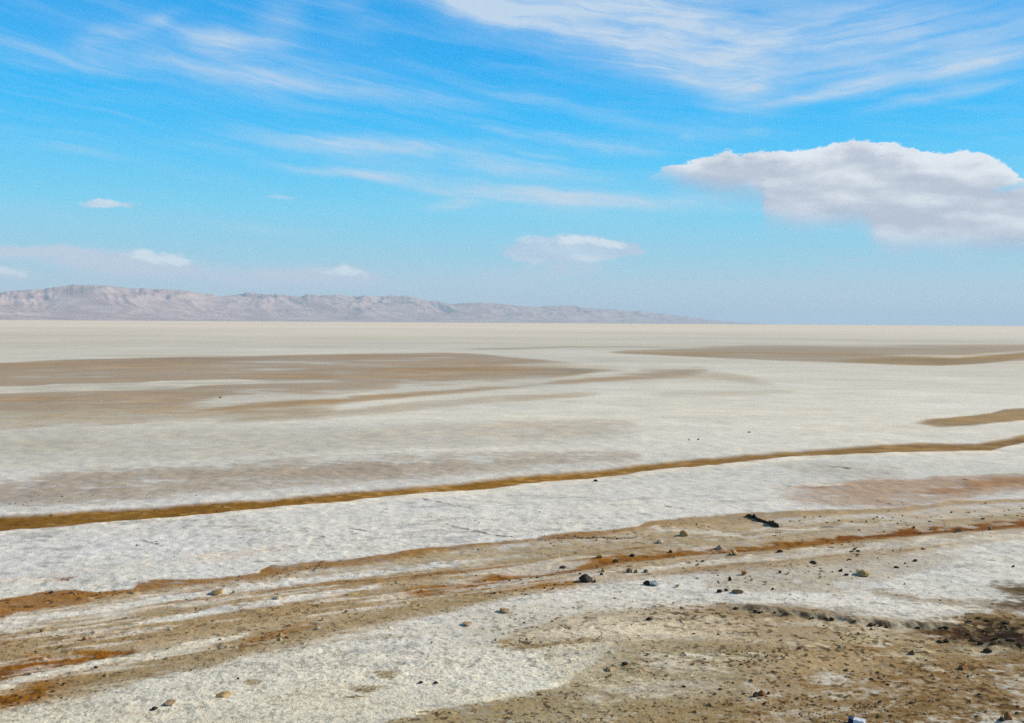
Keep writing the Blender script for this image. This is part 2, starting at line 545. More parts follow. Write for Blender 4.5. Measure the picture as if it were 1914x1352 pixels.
    lay(B([(1540, 673), (1640, 669), (1700, 667.5), (1780, 671), (1840, 664), (1914, 661), (2200, 655)],
          [(1540, 677), (1700, 683), (1760, 684), (1830, 680), (1880, 675), (1914, 668), (2200, 664)], 1.2, 1.0), (158, 134, 98), .85)
    lay(B([(1620, 665), (1700, 663), (1800, 664), (1914, 655)], [(1620, 666.5), (1720, 667), (1790, 670), (1850, 665), (1914, 659)], 1, 1), (200, 192, 176), .7, False)
    lay(B([(1160, 651.5), (1240, 651.5)], [(1160, 653), (1240, 654)], .6, .6), (226, 222, 208), .9, False)
    lay(B([(-400, 690), (0, 680), (120, 673), (350, 668), (640, 664), (820, 660), (900, 663), (1000, 672), (1060, 676), (1100, 678)],
          [(-400, 782), (0, 774), (200, 770), (330, 762), (420, 745), (640, 732), (760, 722), (900, 712), (1040, 706), (1090, 703), (1100, 700)], 1.6, 8, 120),
        (172, 151, 126), .95, mott=.6)
    lay(B([(980, 684), (1060, 688), (1150, 690), (1180, 694)], [(980, 708), (1060, 704), (1120, 696), (1180, 695)], 2, 1.5), (160, 143, 116), .85)
    lay(B([(-400, 692), (0, 681), (350, 669), (820, 661)], [(-400, 700), (0, 690), (350, 678), (820, 668)], 1.5, 4), (160, 134, 104), .35)
    lay(B([(900, 683), (1000, 680), (1160, 681), (1180, 682)], [(900, 684), (1000, 686), (1080, 688), (1180, 692)], 1, 2), (200, 192, 178), .8, False)
    lay(B([(-400, 730), (0, 722), (60, 721), (100, 718), (260, 716), (300, 712), (420, 710), (500, 712), (570, 715)],
          [(-400, 742), (0, 735), (100, 732), (230, 729), (330, 725), (370, 720), (480, 717), (570, 716)], .7, .7, 60), (208, 203, 192), 1, False)
    lay(B([(670, 697), (720, 697), (790, 701)], [(670, 699), (720, 699), (790, 703)], 1, 1), (190, 180, 162), .7, False)
    lay(B([(790, 698), (900, 700)], [(790, 700), (900, 702)], 1, 1), (190, 180, 162), .5, False)
    lay(B([(140, 665), (460, 664)], [(140, 667), (460, 665.5)], 1, 1), (158, 146, 122), .45)
    lay(B([(100, 673), (240, 671)], [(100, 675.5), (240, 672.5)], .6, .6), (120, 105, 75), .5)
    lay(B([(-400, 780), (0, 774), (330, 764), (640, 742)], [(-400, 815), (0, 800), (150, 797), (300, 788), (640, 775)], 8, 8), (176, 162, 138), .7, mott=.7)
    lay(stripe(Xw, Yw, [(370, 769, 2), (470, 759, 5), (560, 754, 5), (640, 750, 5), (760, 739, 5), (900, 727, 5), (1040, 716, 5), (1110, 711, 5), (1200, 704, 8), (1330, 692, 7)], 60),
        (168, 140, 104), .75, mott=.6)
    lay(stripe(Xw, Yw, [(380, 792, 3), (620, 777, 6), (760, 762, 6), (900, 750, 6), (1000, 744, 5), (1130, 738, 4)], 80), (176, 164, 144), .5, mott=.7)
    lay(stripe(Xw, Yw, [(1180, 690, 6), (1260, 700, 9), (1340, 704, 7), (1450, 720, 6)], 50), (175, 163, 142), .45, mott=.5)
    lay(B([(1200, 735), (1500, 730)], [(1200, 745), (1500, 737)], 4, 4, 80), (185, 178, 162), .3, mott=.5)
    lay(B([(1700, 791), (1760, 785), (1850, 775), (1872, 767), (1914, 765), (2300, 758)], [(1700, 792), (1760, 797), (1820, 796), (1914, 789), (2300, 784)], 1.2, 1.0, 40), (156, 130, 92), .95)
    # middle flat
    lay(B([(-300, 915), (0, 905), (100, 887), (250, 877), (420, 872), (560, 866), (760, 862), (900, 855), (1050, 853), (1220, 850)],
          [(-300, 965), (0, 950), (250, 938), (450, 915), (700, 900), (900, 880), (1060, 868), (1220, 856)], 10, 12, 60), (172, 158, 141), .85, mott=.7)
    lay(B([(-300, 835), (0, 826), (200, 815)], [(-300, 870), (0, 850), (200, 835)], 4, 6), (186, 180, 164), .45, mott=.9)
    lay(B([(-300, 800), (0, 800), (640, 800), (1200, 790)], [(-300, 880), (0, 870), (640, 845), (1200, 820)], 8, 8), (184, 176, 160), .5, mott=1.0)
    # the long brown channel with a white rim on its near side
    rim = band(Xw, Yw, BAND1_B, [(p[0], p[1] + 9) for p in BAND1_B], 2, 5)
    lay(rim, (226, 220, 208), .75, False, mott=.5)
    bm = band(X, Y + n1 * 2.5, BAND1_T, BAND1_B, 1.6, 1.8)
    lay(bm, (148, 110, 58), 1.0)
    lay(bm * sst(n4 + n3, -.1, .5), (112, 80, 40), .6)
    lay(bm * sst(n4 - n3, .15, .7), (190, 160, 110), .5)
    lay(stripe(X, Y + n1 * 3, [(p[0], p[1] - 1, 2.2) for p in BAND1_B], 40), (172, 118, 72), .55)
    lay(bm * sst(X, 0, 600), (140, 115, 78), .55)
    # right middle: pinkish stain beyond the tracks
    lay(B([(1440, 868), (1560, 868), (1700, 878)], [(1440, 882), (1560, 896), (1700, 900)], 5, 6, 50), (182, 174, 160), .5, mott=.7)
    lay(B([(1400, 905), (1560, 903), (1700, 898), (1800, 893), (1914, 888), (2300, 880)],
          [(1400, 912), (1500, 944), (1640, 950), (1720, 944), (1800, 934), (1914, 918), (2300, 905)], 4, 7, 260), (172, 146, 122), .8, mott=.6)
    lay(stripe(Xw, Yw, [(1480, 912, 3), (1530, 914, 4), (1560, 912, 2)], 20), (158, 118, 84), .6)
    lay(stripe(Xw, Yw, [(1700, 926, 6), (1770, 918, 8), (1850, 905, 7), (1914, 900, 6), (2300, 880, 6)], 40), (150, 112, 78), .6, mott=1)
    lay(B([(1480, 905), (1500, 904), (1580, 909)], [(1480, 907), (1520, 911), (1580, 911)], 1, 1.5, 15), (222, 217, 205), .9, False)
    # pale pink streaks in the near white field
    lay(stripe(Xw, Yw, [(-100, 1085, 12), (120, 1083, 12), (250, 1060, 7), (420, 1042, 6), (560, 1018, 5)], 60), (214, 196, 180), .4, False, mott=1.5)
    lay(spot(Xw, Yw, 122, 1083, 26, 5), (150, 112, 82), .8, mott=1)
    lay(spot(Xw, Yw, 470, 995, 22, 3), (150, 118, 90), .5, mott=1)
    # brown edge between the white field and the tracks
    jm = band(Xw, Y + n1 * 3.0, J_T, J_B, 1.4, 4.5)
    lay(jm, (158, 122, 78), .92, mott=.35)
    lay(jm * sst(X, 150, 420), (186, 168, 138), .6, mott=.2)
    lay(jm * (1 - sst(X, -760, -300)), (156, 108, 62), .55, mott=.6)
    # tracks
    ZB = [(-300, 1400), (0, 1335), (200, 1290), (400, 1245), (640, 1192), (860, 1140), (1040, 1100), (1160, 1082), (1300, 1068), (1600, 1050), (1914, 1004), (2300, 960)]
    lay(B(J_B, ZB, 5, 9), (198, 182, 154), .75, mott=.35)
    lay(B(J_B, ZB, 8, 10), (174, 144, 102), .38, mott=.8)
    lay(stripe(Xw, Yw, [(-300, 1260, 26), (0, 1196, 15), (150, 1178, 12), (300, 1150, 11), (450, 1122, 10), (700, 1086, 9), (900, 1060, 9), (1050, 1042, 9), (1280, 1008, 10), (1500, 992, 8), (1914, 960, 8), (2300, 940, 8)]),
        (172, 152, 122), .75, mott=.7)
    lay(stripe(Xw, Yw, [(900, 1035, 8), (1100, 1020, 9), (1300, 1000, 9), (1500, 982, 7), (1700, 972, 6), (1914, 962, 6)], 120), (178, 158, 128), .7, mott=.6)
    lay(stripe(Xw, Yw, [(-300, 1290, 30), (0, 1228, 24), (200, 1202, 18), (330, 1180, 17), (480, 1156, 18), (640, 1134, 17), (800, 1105, 14), (900, 1085, 12)]),
        (170, 146, 112), .85, mott=.6)
    lay(stripe(Xw, Yw, [(240, 1172, 3), (330, 1160, 5), (480, 1138, 5), (640, 1112, 6), (720, 1098, 3)], 50), (214, 215, 214), .85, False, mott=.3)
    lay(stripe(Xw, Yw, [(-300, 1220, 12), (0, 1172, 9), (200, 1140, 9), (400, 1110, 8), (600, 1088, 7), (760, 1064, 5), (900, 1046, 3)], 60), (208, 211, 214), .85, False, mott=.3)
    lay(stripe(Xw, Yw, [(1200, 984, 2), (1400, 1000, 4), (1540, 986, 3), (1700, 974, 4), (1914, 950, 5)], 60), (206, 203, 194), .7, False, mott=.8)
    lay(stripe(Xw, Yw, TRACK, 60), (150, 98, 42), .95, mott=.4)
    lay(stripe(Xw, Yw, TRACK2, 60), (152, 106, 56), .95, mott=.35)
    lay(stripe(Xw, Yw, [(1500, 1008, 2), (1600, 1001, 4), (1700, 993, 5), (1800, 985, 5), (1914, 976, 7), (2300, 950, 8)], 120), (122, 72, 24), .9, mott=.5)
    lay(stripe(Xw, Yw, [(840, 1120, 4), (900, 1108, 7), (960, 1098, 8), (1030, 1090, 9), (1100, 1086, 5)], 40), (160, 116, 62), .85, mott=.7)
    lay(stripe(Xw, Yw, [(-300, 1370, 24), (0, 1314, 16), (60, 1300, 15), (120, 1286, 12), (200, 1268, 6)], 50), (146, 100, 48), .95, mott=.4)
    lay(stripe(Xw, Yw, [(80, 1300, 20), (200, 1275, 20), (300, 1250, 18), (400, 1232, 16), (500, 1200, 15), (620, 1180, 13), (740, 1152, 13), (860, 1130, 11), (960, 1108, 10)], 80),
        (164, 144, 112), .8, mott=.75)
    lay(stripe(Xw, Yw, [(440, 1222, 3), (480, 1205, 6), (560, 1180, 6), (600, 1176, 3)], 15), (146, 104, 58), .6, mott=.8)
    lay(stripe(Xw, Yw, [(0, 1290, 6), (100, 1262, 7), (180, 1245, 8), (300, 1228, 8), (400, 1205, 7), (480, 1190, 4)], 40), (210, 206, 193), .9, False, mott=.2)
    lay(stripe(Xw, Yw, [(480, 1225, 6), (640, 1208, 4), (730, 1200, 3), (790, 1195, 3)], 40), (178, 166, 142), .5, mott=1)
    zone = B(J_B, ZB, 6, 8)
    lay(stripe(X, Y, TRACK2, 60) * sst(n4 + n3 * .6, .05, .5), (112, 70, 30), .6)
    lay(stripe(X, Y, TRACK, 60) * sst(n4 + n3 * .6, .05, .5), (104, 62, 24), .6)
    lay(zone * sst(n5, .08, .55), (160, 118, 68), .6)
    lay(zone * sst(n6, .12, .42), (208, 205, 196), .62, False)
    lay(zone * sst(n5 - n6 * .6 + n4 * .3, .38, .7), (120, 78, 34), .55)
    # blotchy ground right of the stones
    lay(stripe(Xw, Yw, [(1180, 1062, 8), (1330, 1050, 10), (1500, 1040, 9), (1700, 1020, 6), (1914, 1004, 5)], 100), (186, 166, 134), .5, mott=1)
    lay(B([(1300, 1072), (1450, 1055), (1600, 1045), (1750, 1040), (1830, 1034)], [(1300, 1100), (1450, 1110), (1600, 1105), (1700, 1070), (1830, 1038)], 10, 8, 90), (184, 170, 146), .55, mott=.9)
    lay(stripe(Xw, Yw, [(1150, 1074, 3), (1300, 1050, 6), (1500, 1037, 7), (1700, 1017, 7), (1914, 1000, 8), (2300, 970, 10)], 60), (208, 205, 196), .75, False, mott=.5)
    lay(B([(1430, 1085), (1600, 1080)], [(1430, 1112), (1640, 1112)], 8, 6, 70), (186, 174, 150), .45, mott=.8)
    lay(stripe(Xw, Yw, [(1610, 1094, 6), (1640, 1108, 7), (1720, 1120, 6), (1800, 1128, 5), (1880, 1132, 6)], 30), (150, 132, 100), .6, mott=1)
    lay(stripe(Xw, Yw, [(1840, 1094, 3), (1870, 1098, 6), (1914, 1108, 12), (2300, 1120, 30)], 25), (120, 102, 74), .9, mott=.7)
    lay(stripe(Xw, Yw, [(1850, 1128, 4), (1914, 1134, 8), (2300, 1150, 30)], 25), (120, 98, 66), .8, mott=.8)
    # the brown field at lower right
    lay(B(M_T, [(925, 1220), (1000, 1222), (1060, 1212), (1128, 1204), (1160, 1206), (1172, 1420), (2300, 1420)], 5, 5, 20), (176, 152, 120), .9, mott=.5)
    lay(B([(700, 1366), (760, 1345), (800, 1333), (960, 1310), (1050, 1288), (1085, 1268), (1118, 1240), (1140, 1212), (1165, 1200), (1400, 1200)],
          [(700, 1500), (1400, 1500)], 5, 5, 20), (166, 148, 114), .9, mott=.42)
    dk = sst(X, 150, 800) * sst(Yw, 530, 640)
    lay(dk, (140, 112, 70), .6, mott=.7)
    lay(sst(X, 350, 900) * sst(Yw, 630, 740), (112, 88, 54), .45, mott=1)
    lay(spot(Xw, Yw, 1110, 1185, 240, 42), (196, 188, 168), .62, True, mott=.5)
    lay(spot(Xw, Yw, 1270, 1250, 190, 60), (190, 180, 156), .55, True, mott=.6)
    lay(sst(X, 120, 700) * sst(Yw, 600, 680) * sst(n1 * .7 + n2 * .6 + n4 * .4, -.05, .35), (112, 84, 50), .6)
    fld = sst(X, 0, 250) * sst(Yw, 545, 575)
    lay(fld * sst(n1 * .8 + n2 * .5 + n3 * .4, .10, .5), (200, 193, 174), .7, False)
    lay(fld * sst(-n1 * .8 + n2 * .5 + n4 * .3, .08, .5), (124, 92, 52), .62)
    lay(fld * sst(-n1 * .6 + n3 * .6 + n4 * .5 + .25 * sst(X, 300, 950), .42, .8), (84, 60, 30), .7)
    lay(spot(Xw, Yw, 1225, 1184, 95, 9), (206, 200, 186), .8, False, mott=.4)
    lay(spot(Xw, Yw, 1290, 1190, 120, 20), (196, 182, 158), .6, False, mott=.6)
    lay(spot(Xw, Yw, 1060, 1196, 70, 5), (200, 194, 180), .5, False, mott=1)
    lay(spot(Xw, Yw, 1250, 1290, 110, 16), (196, 190, 172), .6, False, mott=.8)
    lay(spot(Xw, Yw, 1290, 1252, 60, 9), (192, 184, 166), .6, False, mott=.8)
    lay(spot(Xw, Yw, 1500, 1190, 130, 12), (178, 162, 134), .6, True, mott=.8)
    lay(spot(Xw, Yw, 1560, 1243, 110, 22), (192, 170, 136), .6, True, mott=.5)
    lay(spot(Xw, Yw, 1660, 1196, 130, 6), (190, 174, 140), .7, True, mott=.5)
    lay(spot(Xw, Yw, 1760, 1216, 160, 5), (178, 162, 128), .6, True, mott=.8)
    lay(spot(Xw, Yw, 1330, 1215, 130, 10), (140, 118, 80), .6, True, mott=1)
    lay(spot(Xw, Yw, 1470, 1150, 110, 10), (140, 120, 90), .6, True, mott=1)
    lay(stripe(Xw, Yw, [(1440, 1290, 5), (1560, 1300, 5), (1700, 1290, 4)], 60), (186, 172, 142), .5, mott=.8)
    lay(stripe(Xw, Yw, [(1580, 1340, 3), (1650, 1330, 4), (1690, 1300, 3)], 20), (200, 190, 168), .6, mott=.6)
    lay(stripe(Xw, Yw, [(1690, 1172, 3), (1760, 1182, 8), (1830, 1188, 12), (1914, 1198, 18), (2300, 1210, 40)], 50), (88, 64, 34), .9, mott=.9)
    lay(stripe(Xw, Yw, [(1800, 1150, 5), (1840, 1156, 12), (1914, 1168, 12)], 30), (110, 90, 58), .8, mott=.9)
    lay(stripe(Xw, Yw, [(960, 1220, 3), (1060, 1213, 3), (1120, 1203, 4), (1140, 1190, 4), (1130, 1180, 3)], 20), (140, 118, 84), .7, mott=.7)
    lay(stripe(Xw, Yw, [(760, 1341, 3), (800, 1331, 4), (960, 1306, 4), (1040, 1288, 4), (1075, 1276, 4)], 25), (226, 218, 196), .85, False, mott=.2)
    for px, py, rx, ry in ((725, 1268, 16, 6), (690, 1292, 26, 3), (670, 1303, 18, 3), (1165, 1250, 12, 4), (942, 1209, 12, 5), (470, 1280, 12, 8)):
        lay(spot(Xw, Yw, px, py, rx, ry), (150, 128, 90), .75, mott=1)
    # cracks and rows of dark crumbs in the crust
    for pts in ([(785, 932, 1), (830, 940, 1.6), (885, 950, 1)], [(830, 978, 1), (880, 990, 1.4), (930, 1000, 1.4), (968, 1003, 1)],
                [(262, 1012, 1), (290, 1018, 1.6), (308, 1024, 1)], [(1240, 945, 1), (1292, 952, 1)], [(1545, 873, 1), (1600, 880, 1.2), (1665, 887, 1)],
                [(1545, 925, 1), (1590, 932, 1.2)], [(1636, 937, 1), (1668, 944, 1.4)], [(1794, 896, 1), (1814, 900, 1)], [(1456, 907, 1), (1480, 911, 1)],
                [(576, 1000, 1), (612, 1004, 1)], [(560, 992, 1), (592, 998, 1)], [(640, 985, 1), (690, 992, 1)], [(470, 1052, 1), (540, 1048, 1)],
                [(1028, 1004, 1), (1060, 1003, 2), (1190, 1003, 1.4)], [(1530, 984, 1), (1575, 985, 1.2)]):
        lay(stripe(X, Y + n4 * 1.5, pts, 8) * sst(n4 + n3 * .5, -.25, .25), (62, 50, 34), .85)
    cal = np.stack([np.interp(Y, [120, 300, 480, 560], [1.09, 1.20, 1.20, 1.29]), np.interp(Y, [120, 300, 480, 560], [1.03, 1.10, 1.10, 1.18]), np.interp(Y, [20, 120, 300, 480, 560], [.97, .93, .96, .96, 1.03])], -1)
    C *= 1 + (cal.astype(F32) - 1) * (1 - .75 * mud)[:, None]
    g_ = C.mean(1, keepdims=True)
    C[:] = g_ + (C - g_) * (1 + .16 * mud * sst(Y, 180, 300))[:, None]
    C *= (1 - .12 * mud * sst(Y, 300, 420))[:, None]
    # distant mud has rusty and pale streaks
    fm = mud * (1 - sst(Y, 170, 260))
    lay(fm * sst(n1 + n2 * .5, .05, .55), (166, 128, 78), .55)
    lay(fm * sst(n2 - n1, .1, .7), (184, 172, 150), .55)
    # dark mud crumbs with their shadows painted as specks, hairline cracks in the salt
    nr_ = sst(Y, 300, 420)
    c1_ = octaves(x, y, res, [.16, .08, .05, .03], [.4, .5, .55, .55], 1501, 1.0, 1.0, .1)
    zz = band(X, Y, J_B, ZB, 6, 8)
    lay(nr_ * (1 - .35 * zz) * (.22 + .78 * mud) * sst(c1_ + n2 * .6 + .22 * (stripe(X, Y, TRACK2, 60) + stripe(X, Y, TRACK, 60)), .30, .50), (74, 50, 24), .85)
    edge_ = sst(X, 700, 920) * sst(Yw, 548, 566) * (1 - sst(Yw, 600, 622))
    lay(edge_ * sst(n1 * .8 + n3 * .8 + n4 * .8, -.1, .25), (46, 30, 13), .9)
    edge2 = sst(X, 880, 960) * sst(Yw, 492, 504) * (1 - sst(Yw, 530, 548))
    lay(edge2 * sst(n1 + n3 * .6 + n4 * .5, -.1, .4), (84, 64, 36), .8)
    ck = np.minimum(np.abs(gnoise(x / 1.1 + n3 * .2, y / .8, 1601)), np.abs(gnoise(x / .5 + n3 * .2, y / .4, 1602)) * 1.3)
    lay((1 - sst(ck, .0, .035)) * (1 - mud) * sst(n2 + gp * .5, -.05, .4) * sst(Y, 290, 340), (140, 132, 118), .45)
    wf = sst(Y, 300, 330) * (1 - mud)
    lay(wf * sst(c1_ + gp * .5, .30, .46), (118, 108, 92), .36, False)
    lay(wf * sst(octaves(x, y, res, [1.2, .6, .3, .15], [.4, .4, .4, .4], 1701, 3.0, 1.0, .12), .28, .55), (168, 164, 158), .5, False)
    lay(wf * sst(octaves(x, y, res, [.9, .45, .22, .11], [.4, .4, .4, .4], 1801, 3.0, 1.0, .12), .25, .55), (228, 222, 204), .6, False)
    # small rust flecks and dark mottles of dried mud
    fleck = sst(octaves(x, y, res, [.6, .3, .15], [.5, .4, .35], 301, 2.0, 1.0, ang), .55, .95)
    lay(fleck * sst(Y, 250, 420), (176, 140, 100), .30)
    mott = sst(octaves(x, y, res, [.5, .22, .1, .05], [.4, .4, .4, .35], 401, 1.6, 1.0, ang) + mud * .25, .55, 1.05)
    lay(mott * sst(Y, 330, 450) * (.25 + .75 * mud), (112, 84, 48), .62)

    # ---------------- height
    nearw = sst(Y, 60, 240)
    H = octaves(x, y, res, [9, 4, 2], [.035, .022, .012], 601) * nearw
    whitef = (1 - mud) * sst(Y, 300, 345)
    vary = sst(octaves(x, y, res, [5, 2.2, 1.0, .5], [.5, .4, .35, .3], 661, 1.6, 1.0, .1), -.6, .7)
    rough = .55 + .45 * whitef
    H = H + octaves(x, y, res, [1.1, .55, .28, .14, .07, .035], [.003, .003, .0035, .0038, .004, .0032], 701, 1.3, 1.0, .1) * rough * nearw * (.35 + 1.35 * vary)
    # salt blisters: little ridges between plates
    rg = 1 - np.abs(octaves(x, y, res, [.7, .33, .16], [.6, .35, .22], 811, 1.2, 1.0, .2)) * 2.2
    H = H + n4 * .0024 * np.clip(res / .01, 1, 8) * nearw
    H = H + np.clip(rg, 0, 1) ** 3 * .006 * whitef * nearw
    # clods standing on the mud
    cl = octaves(x, y, res, [.16, .08, .045], [.5, .5, .4], 907)
    H = H + sst(cl, .42, .95) * (.006 + .026 * mud * sst(n2, -.35, .4)) * sst(Y, 330, 420)
    H = H + sst(gnoise(x / .33, y / .2, 77), .45, .8) * .012 * mud * sst(Y, 330, 420)
    # ruts and channel
    H = H - stripe(X, Y, TRACK, 60) * .03 - stripe(X, Y, TRACK2, 60) * .03
    H = H - bm * .04
        # the broken crust edge: the white shelf ends in a small scarp facing the camera
    e = curve(X, RIDGE)
    jag = gnoise(x / .16, y / .6, 31) * 2.6 + gnoise(x / .07, y / .5, 32) * 1.2
    span = sst(X, 380, 440) * (1 - sst(X, 800, 860))
    step = (1 - sst(Y - e + jag, -2.5, 5)) * sst(Y - e, -60, -3)
    H = H + step * span * .032
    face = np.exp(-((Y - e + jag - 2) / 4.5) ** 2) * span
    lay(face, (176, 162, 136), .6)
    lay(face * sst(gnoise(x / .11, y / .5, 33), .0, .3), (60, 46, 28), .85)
    dark = sst(X, 760, 960) * sst(Y, 540, 570) * (1 - sst(Y, 605, 640))
    H = H + octaves(x, y, res, [.5, .25, .12], [.035, .03, .02], 931, 1.8, 1.0, 0) * dark
    return np.clip(C, 0.01, .9), H, mud


def build_ground():
    # fine fan in front, coarse all round
    h = math.radians(33)
    az_f = np.linspace(-h, h, 1500)
    az_c = np.linspace(h, 2 * math.pi - h, 140)[1:-1]
    azs = np.concatenate([az_f, az_c])
    Ys = np.concatenate([[.11, .15, .2, .3, .45, .7], np.arange(1, 60, .5), np.arange(60, 780, .9), 780 * 1.06 ** np.arange(1, 34)])
    rs = (HF / Ys)[::-1]
    A, R = np.meshgrid(azs, rs)
    x, y = (R * np.sin(A)).ravel(), (R * np.cos(A)).ravel()
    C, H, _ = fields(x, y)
    nr, na = A.shape
    co = np.empty((x.size + 1, 3), F32)
    co[:-1, 0], co[:-1, 1], co[:-1, 2] = x, y, H
    co[-1] = (0, 0, 0)
    idx = np.arange(nr * na).reshape(nr, na)
    a = idx[:-1, :]
    b = np.roll(idx, -1, axis=1)[:-1, :]
    c = np.roll(idx, -1, axis=1)[1:, :]
    d = idx[1:, :]
    quads = np.stack([a, d, c, b], -1).reshape(-1, 4)
    tris = np.stack([np.full(na, x.size), idx[0], np.roll(idx[0], -1)], -1)
    me = bpy.data.meshes.new('ground')
    me.vertices.add(len(co))
    me.vertices.foreach_set('co', co.ravel())
    nl = quads.size + tris.size
    me.loops.add(nl)
    me.loops.foreach_set('vertex_index', np.concatenate([quads.ravel(), tris.ravel()]).astype(np.int32))
    me.polygons.add(len(quads) + len(tris))
    st = np.concatenate([np.arange(len(quads)) * 4, quads.size + np.arange(len(tris)) * 3]).astype(np.int32)
    me.polygons.foreach_set('loop_start', st)
    me.polygons.foreach_set('use_smooth', np.ones(len(st), bool))
    me.update(calc_edges=True)
    at = me.attributes.new('soil', 'FLOAT_COLOR', 'POINT')
    cc = np.ones((len(co), 4), F32)
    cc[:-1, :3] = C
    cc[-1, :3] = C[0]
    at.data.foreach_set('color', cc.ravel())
    o = bpy.data.objects.new('ground', me)
    col.objects.link(o)
    o['kind'] = 'structure'
    o['label'] = 'white salt flat with brown mud bands and tyre tracks'
    return o


def principled(name, rough=.9, spec=.2):
    m = bpy.data.materials.new(name)
    m.use_nodes = True
    b = m.node_tree.nodes['Principled BSDF']
    b.inputs['Roughness'].default_value = rough
    b.inputs['Specular IOR Level'].default_value = spec
    return m, NB(m.node_tree), b


def soil_material():
    m, N, b = principled('salt_and_mud', .95, .08)
    t = m.node_tree
    at = N.n('ShaderNodeAttribute', attribute_name='soil')
    geo = N.n('ShaderNodeNewGeometry')
    pos = geo.outputs['Position']
    g1 = N.noise(pos, 45.0, 3.0, .6)
    g2 = N.noise(N.mapping(pos, (0, 0, 0), .1, (1.6, 1.0, 1.0)), 9.0, 4.0, .65)
    k = N.m('ADD', N.m('MULTIPLY', N.m('SUBTRACT', g1, .5), .5), N.m('MULTIPLY', N.m('SUBTRACT', g2, .5), .34))
    k = N.m('ADD', k, 1.0)
    g3 = N.noise(N.mapping(pos, (3, 1, 0), .1, (1.7, 1.0, 1.0)), 30.0, 3.0, .6)
    k = N.m('MULTIPLY', k, N.ramp(g3, .61, .70, 1.02, .68))
    cm = N.vm('MULTIPLY', at.outputs['Color'], N.vec(k, k, k))
    t.links.new(cm, b.inputs['Base Color'])
    bp = N.n('ShaderNodeBump')
    bp.inputs['Strength'].default_value = .7
    bp.inputs['Distance'].default_value = .011
    t.links.new(N.m('SUBTRACT', N.m('ADD', g1, g2), N.ramp(g3, .58, .70, 0.0, .6)), bp.inputs['Height'])
    t.links.new(bp.outputs[0], b.inputs['Normal'])
    return m


ground = build_ground()
ground.data.materials.append(soil_material())


def ground_z(x, y):
    return fields(np.array([x], np.float64), np.array([y], np.float64))[1][0]


# ------------------------------------------------------------------ mountains
CREST = [(-900, 585), (-600, 572), (-300, 556), (-120, 550), (0, 545), (60, 541), (120, 535), (160, 531), (195, 530), (212, 536), (260, 539), (340, 541), (370, 547),
         (395, 551), (425, 553), (450, 548), (480, 547), (550, 553), (600, 550), (620, 551), (680, 553), (760, 552), (800, 560), (830, 568),
         (850, 569), (880, 564), (930, 566), (960, 571), (1000, 574), (1040, 570), (1110, 575), (1160, 581), (1190, 579), (1210, 584),
         (1260, 588), (1310, 595), (1350, 600), (1420, 605), (1500, 609)]


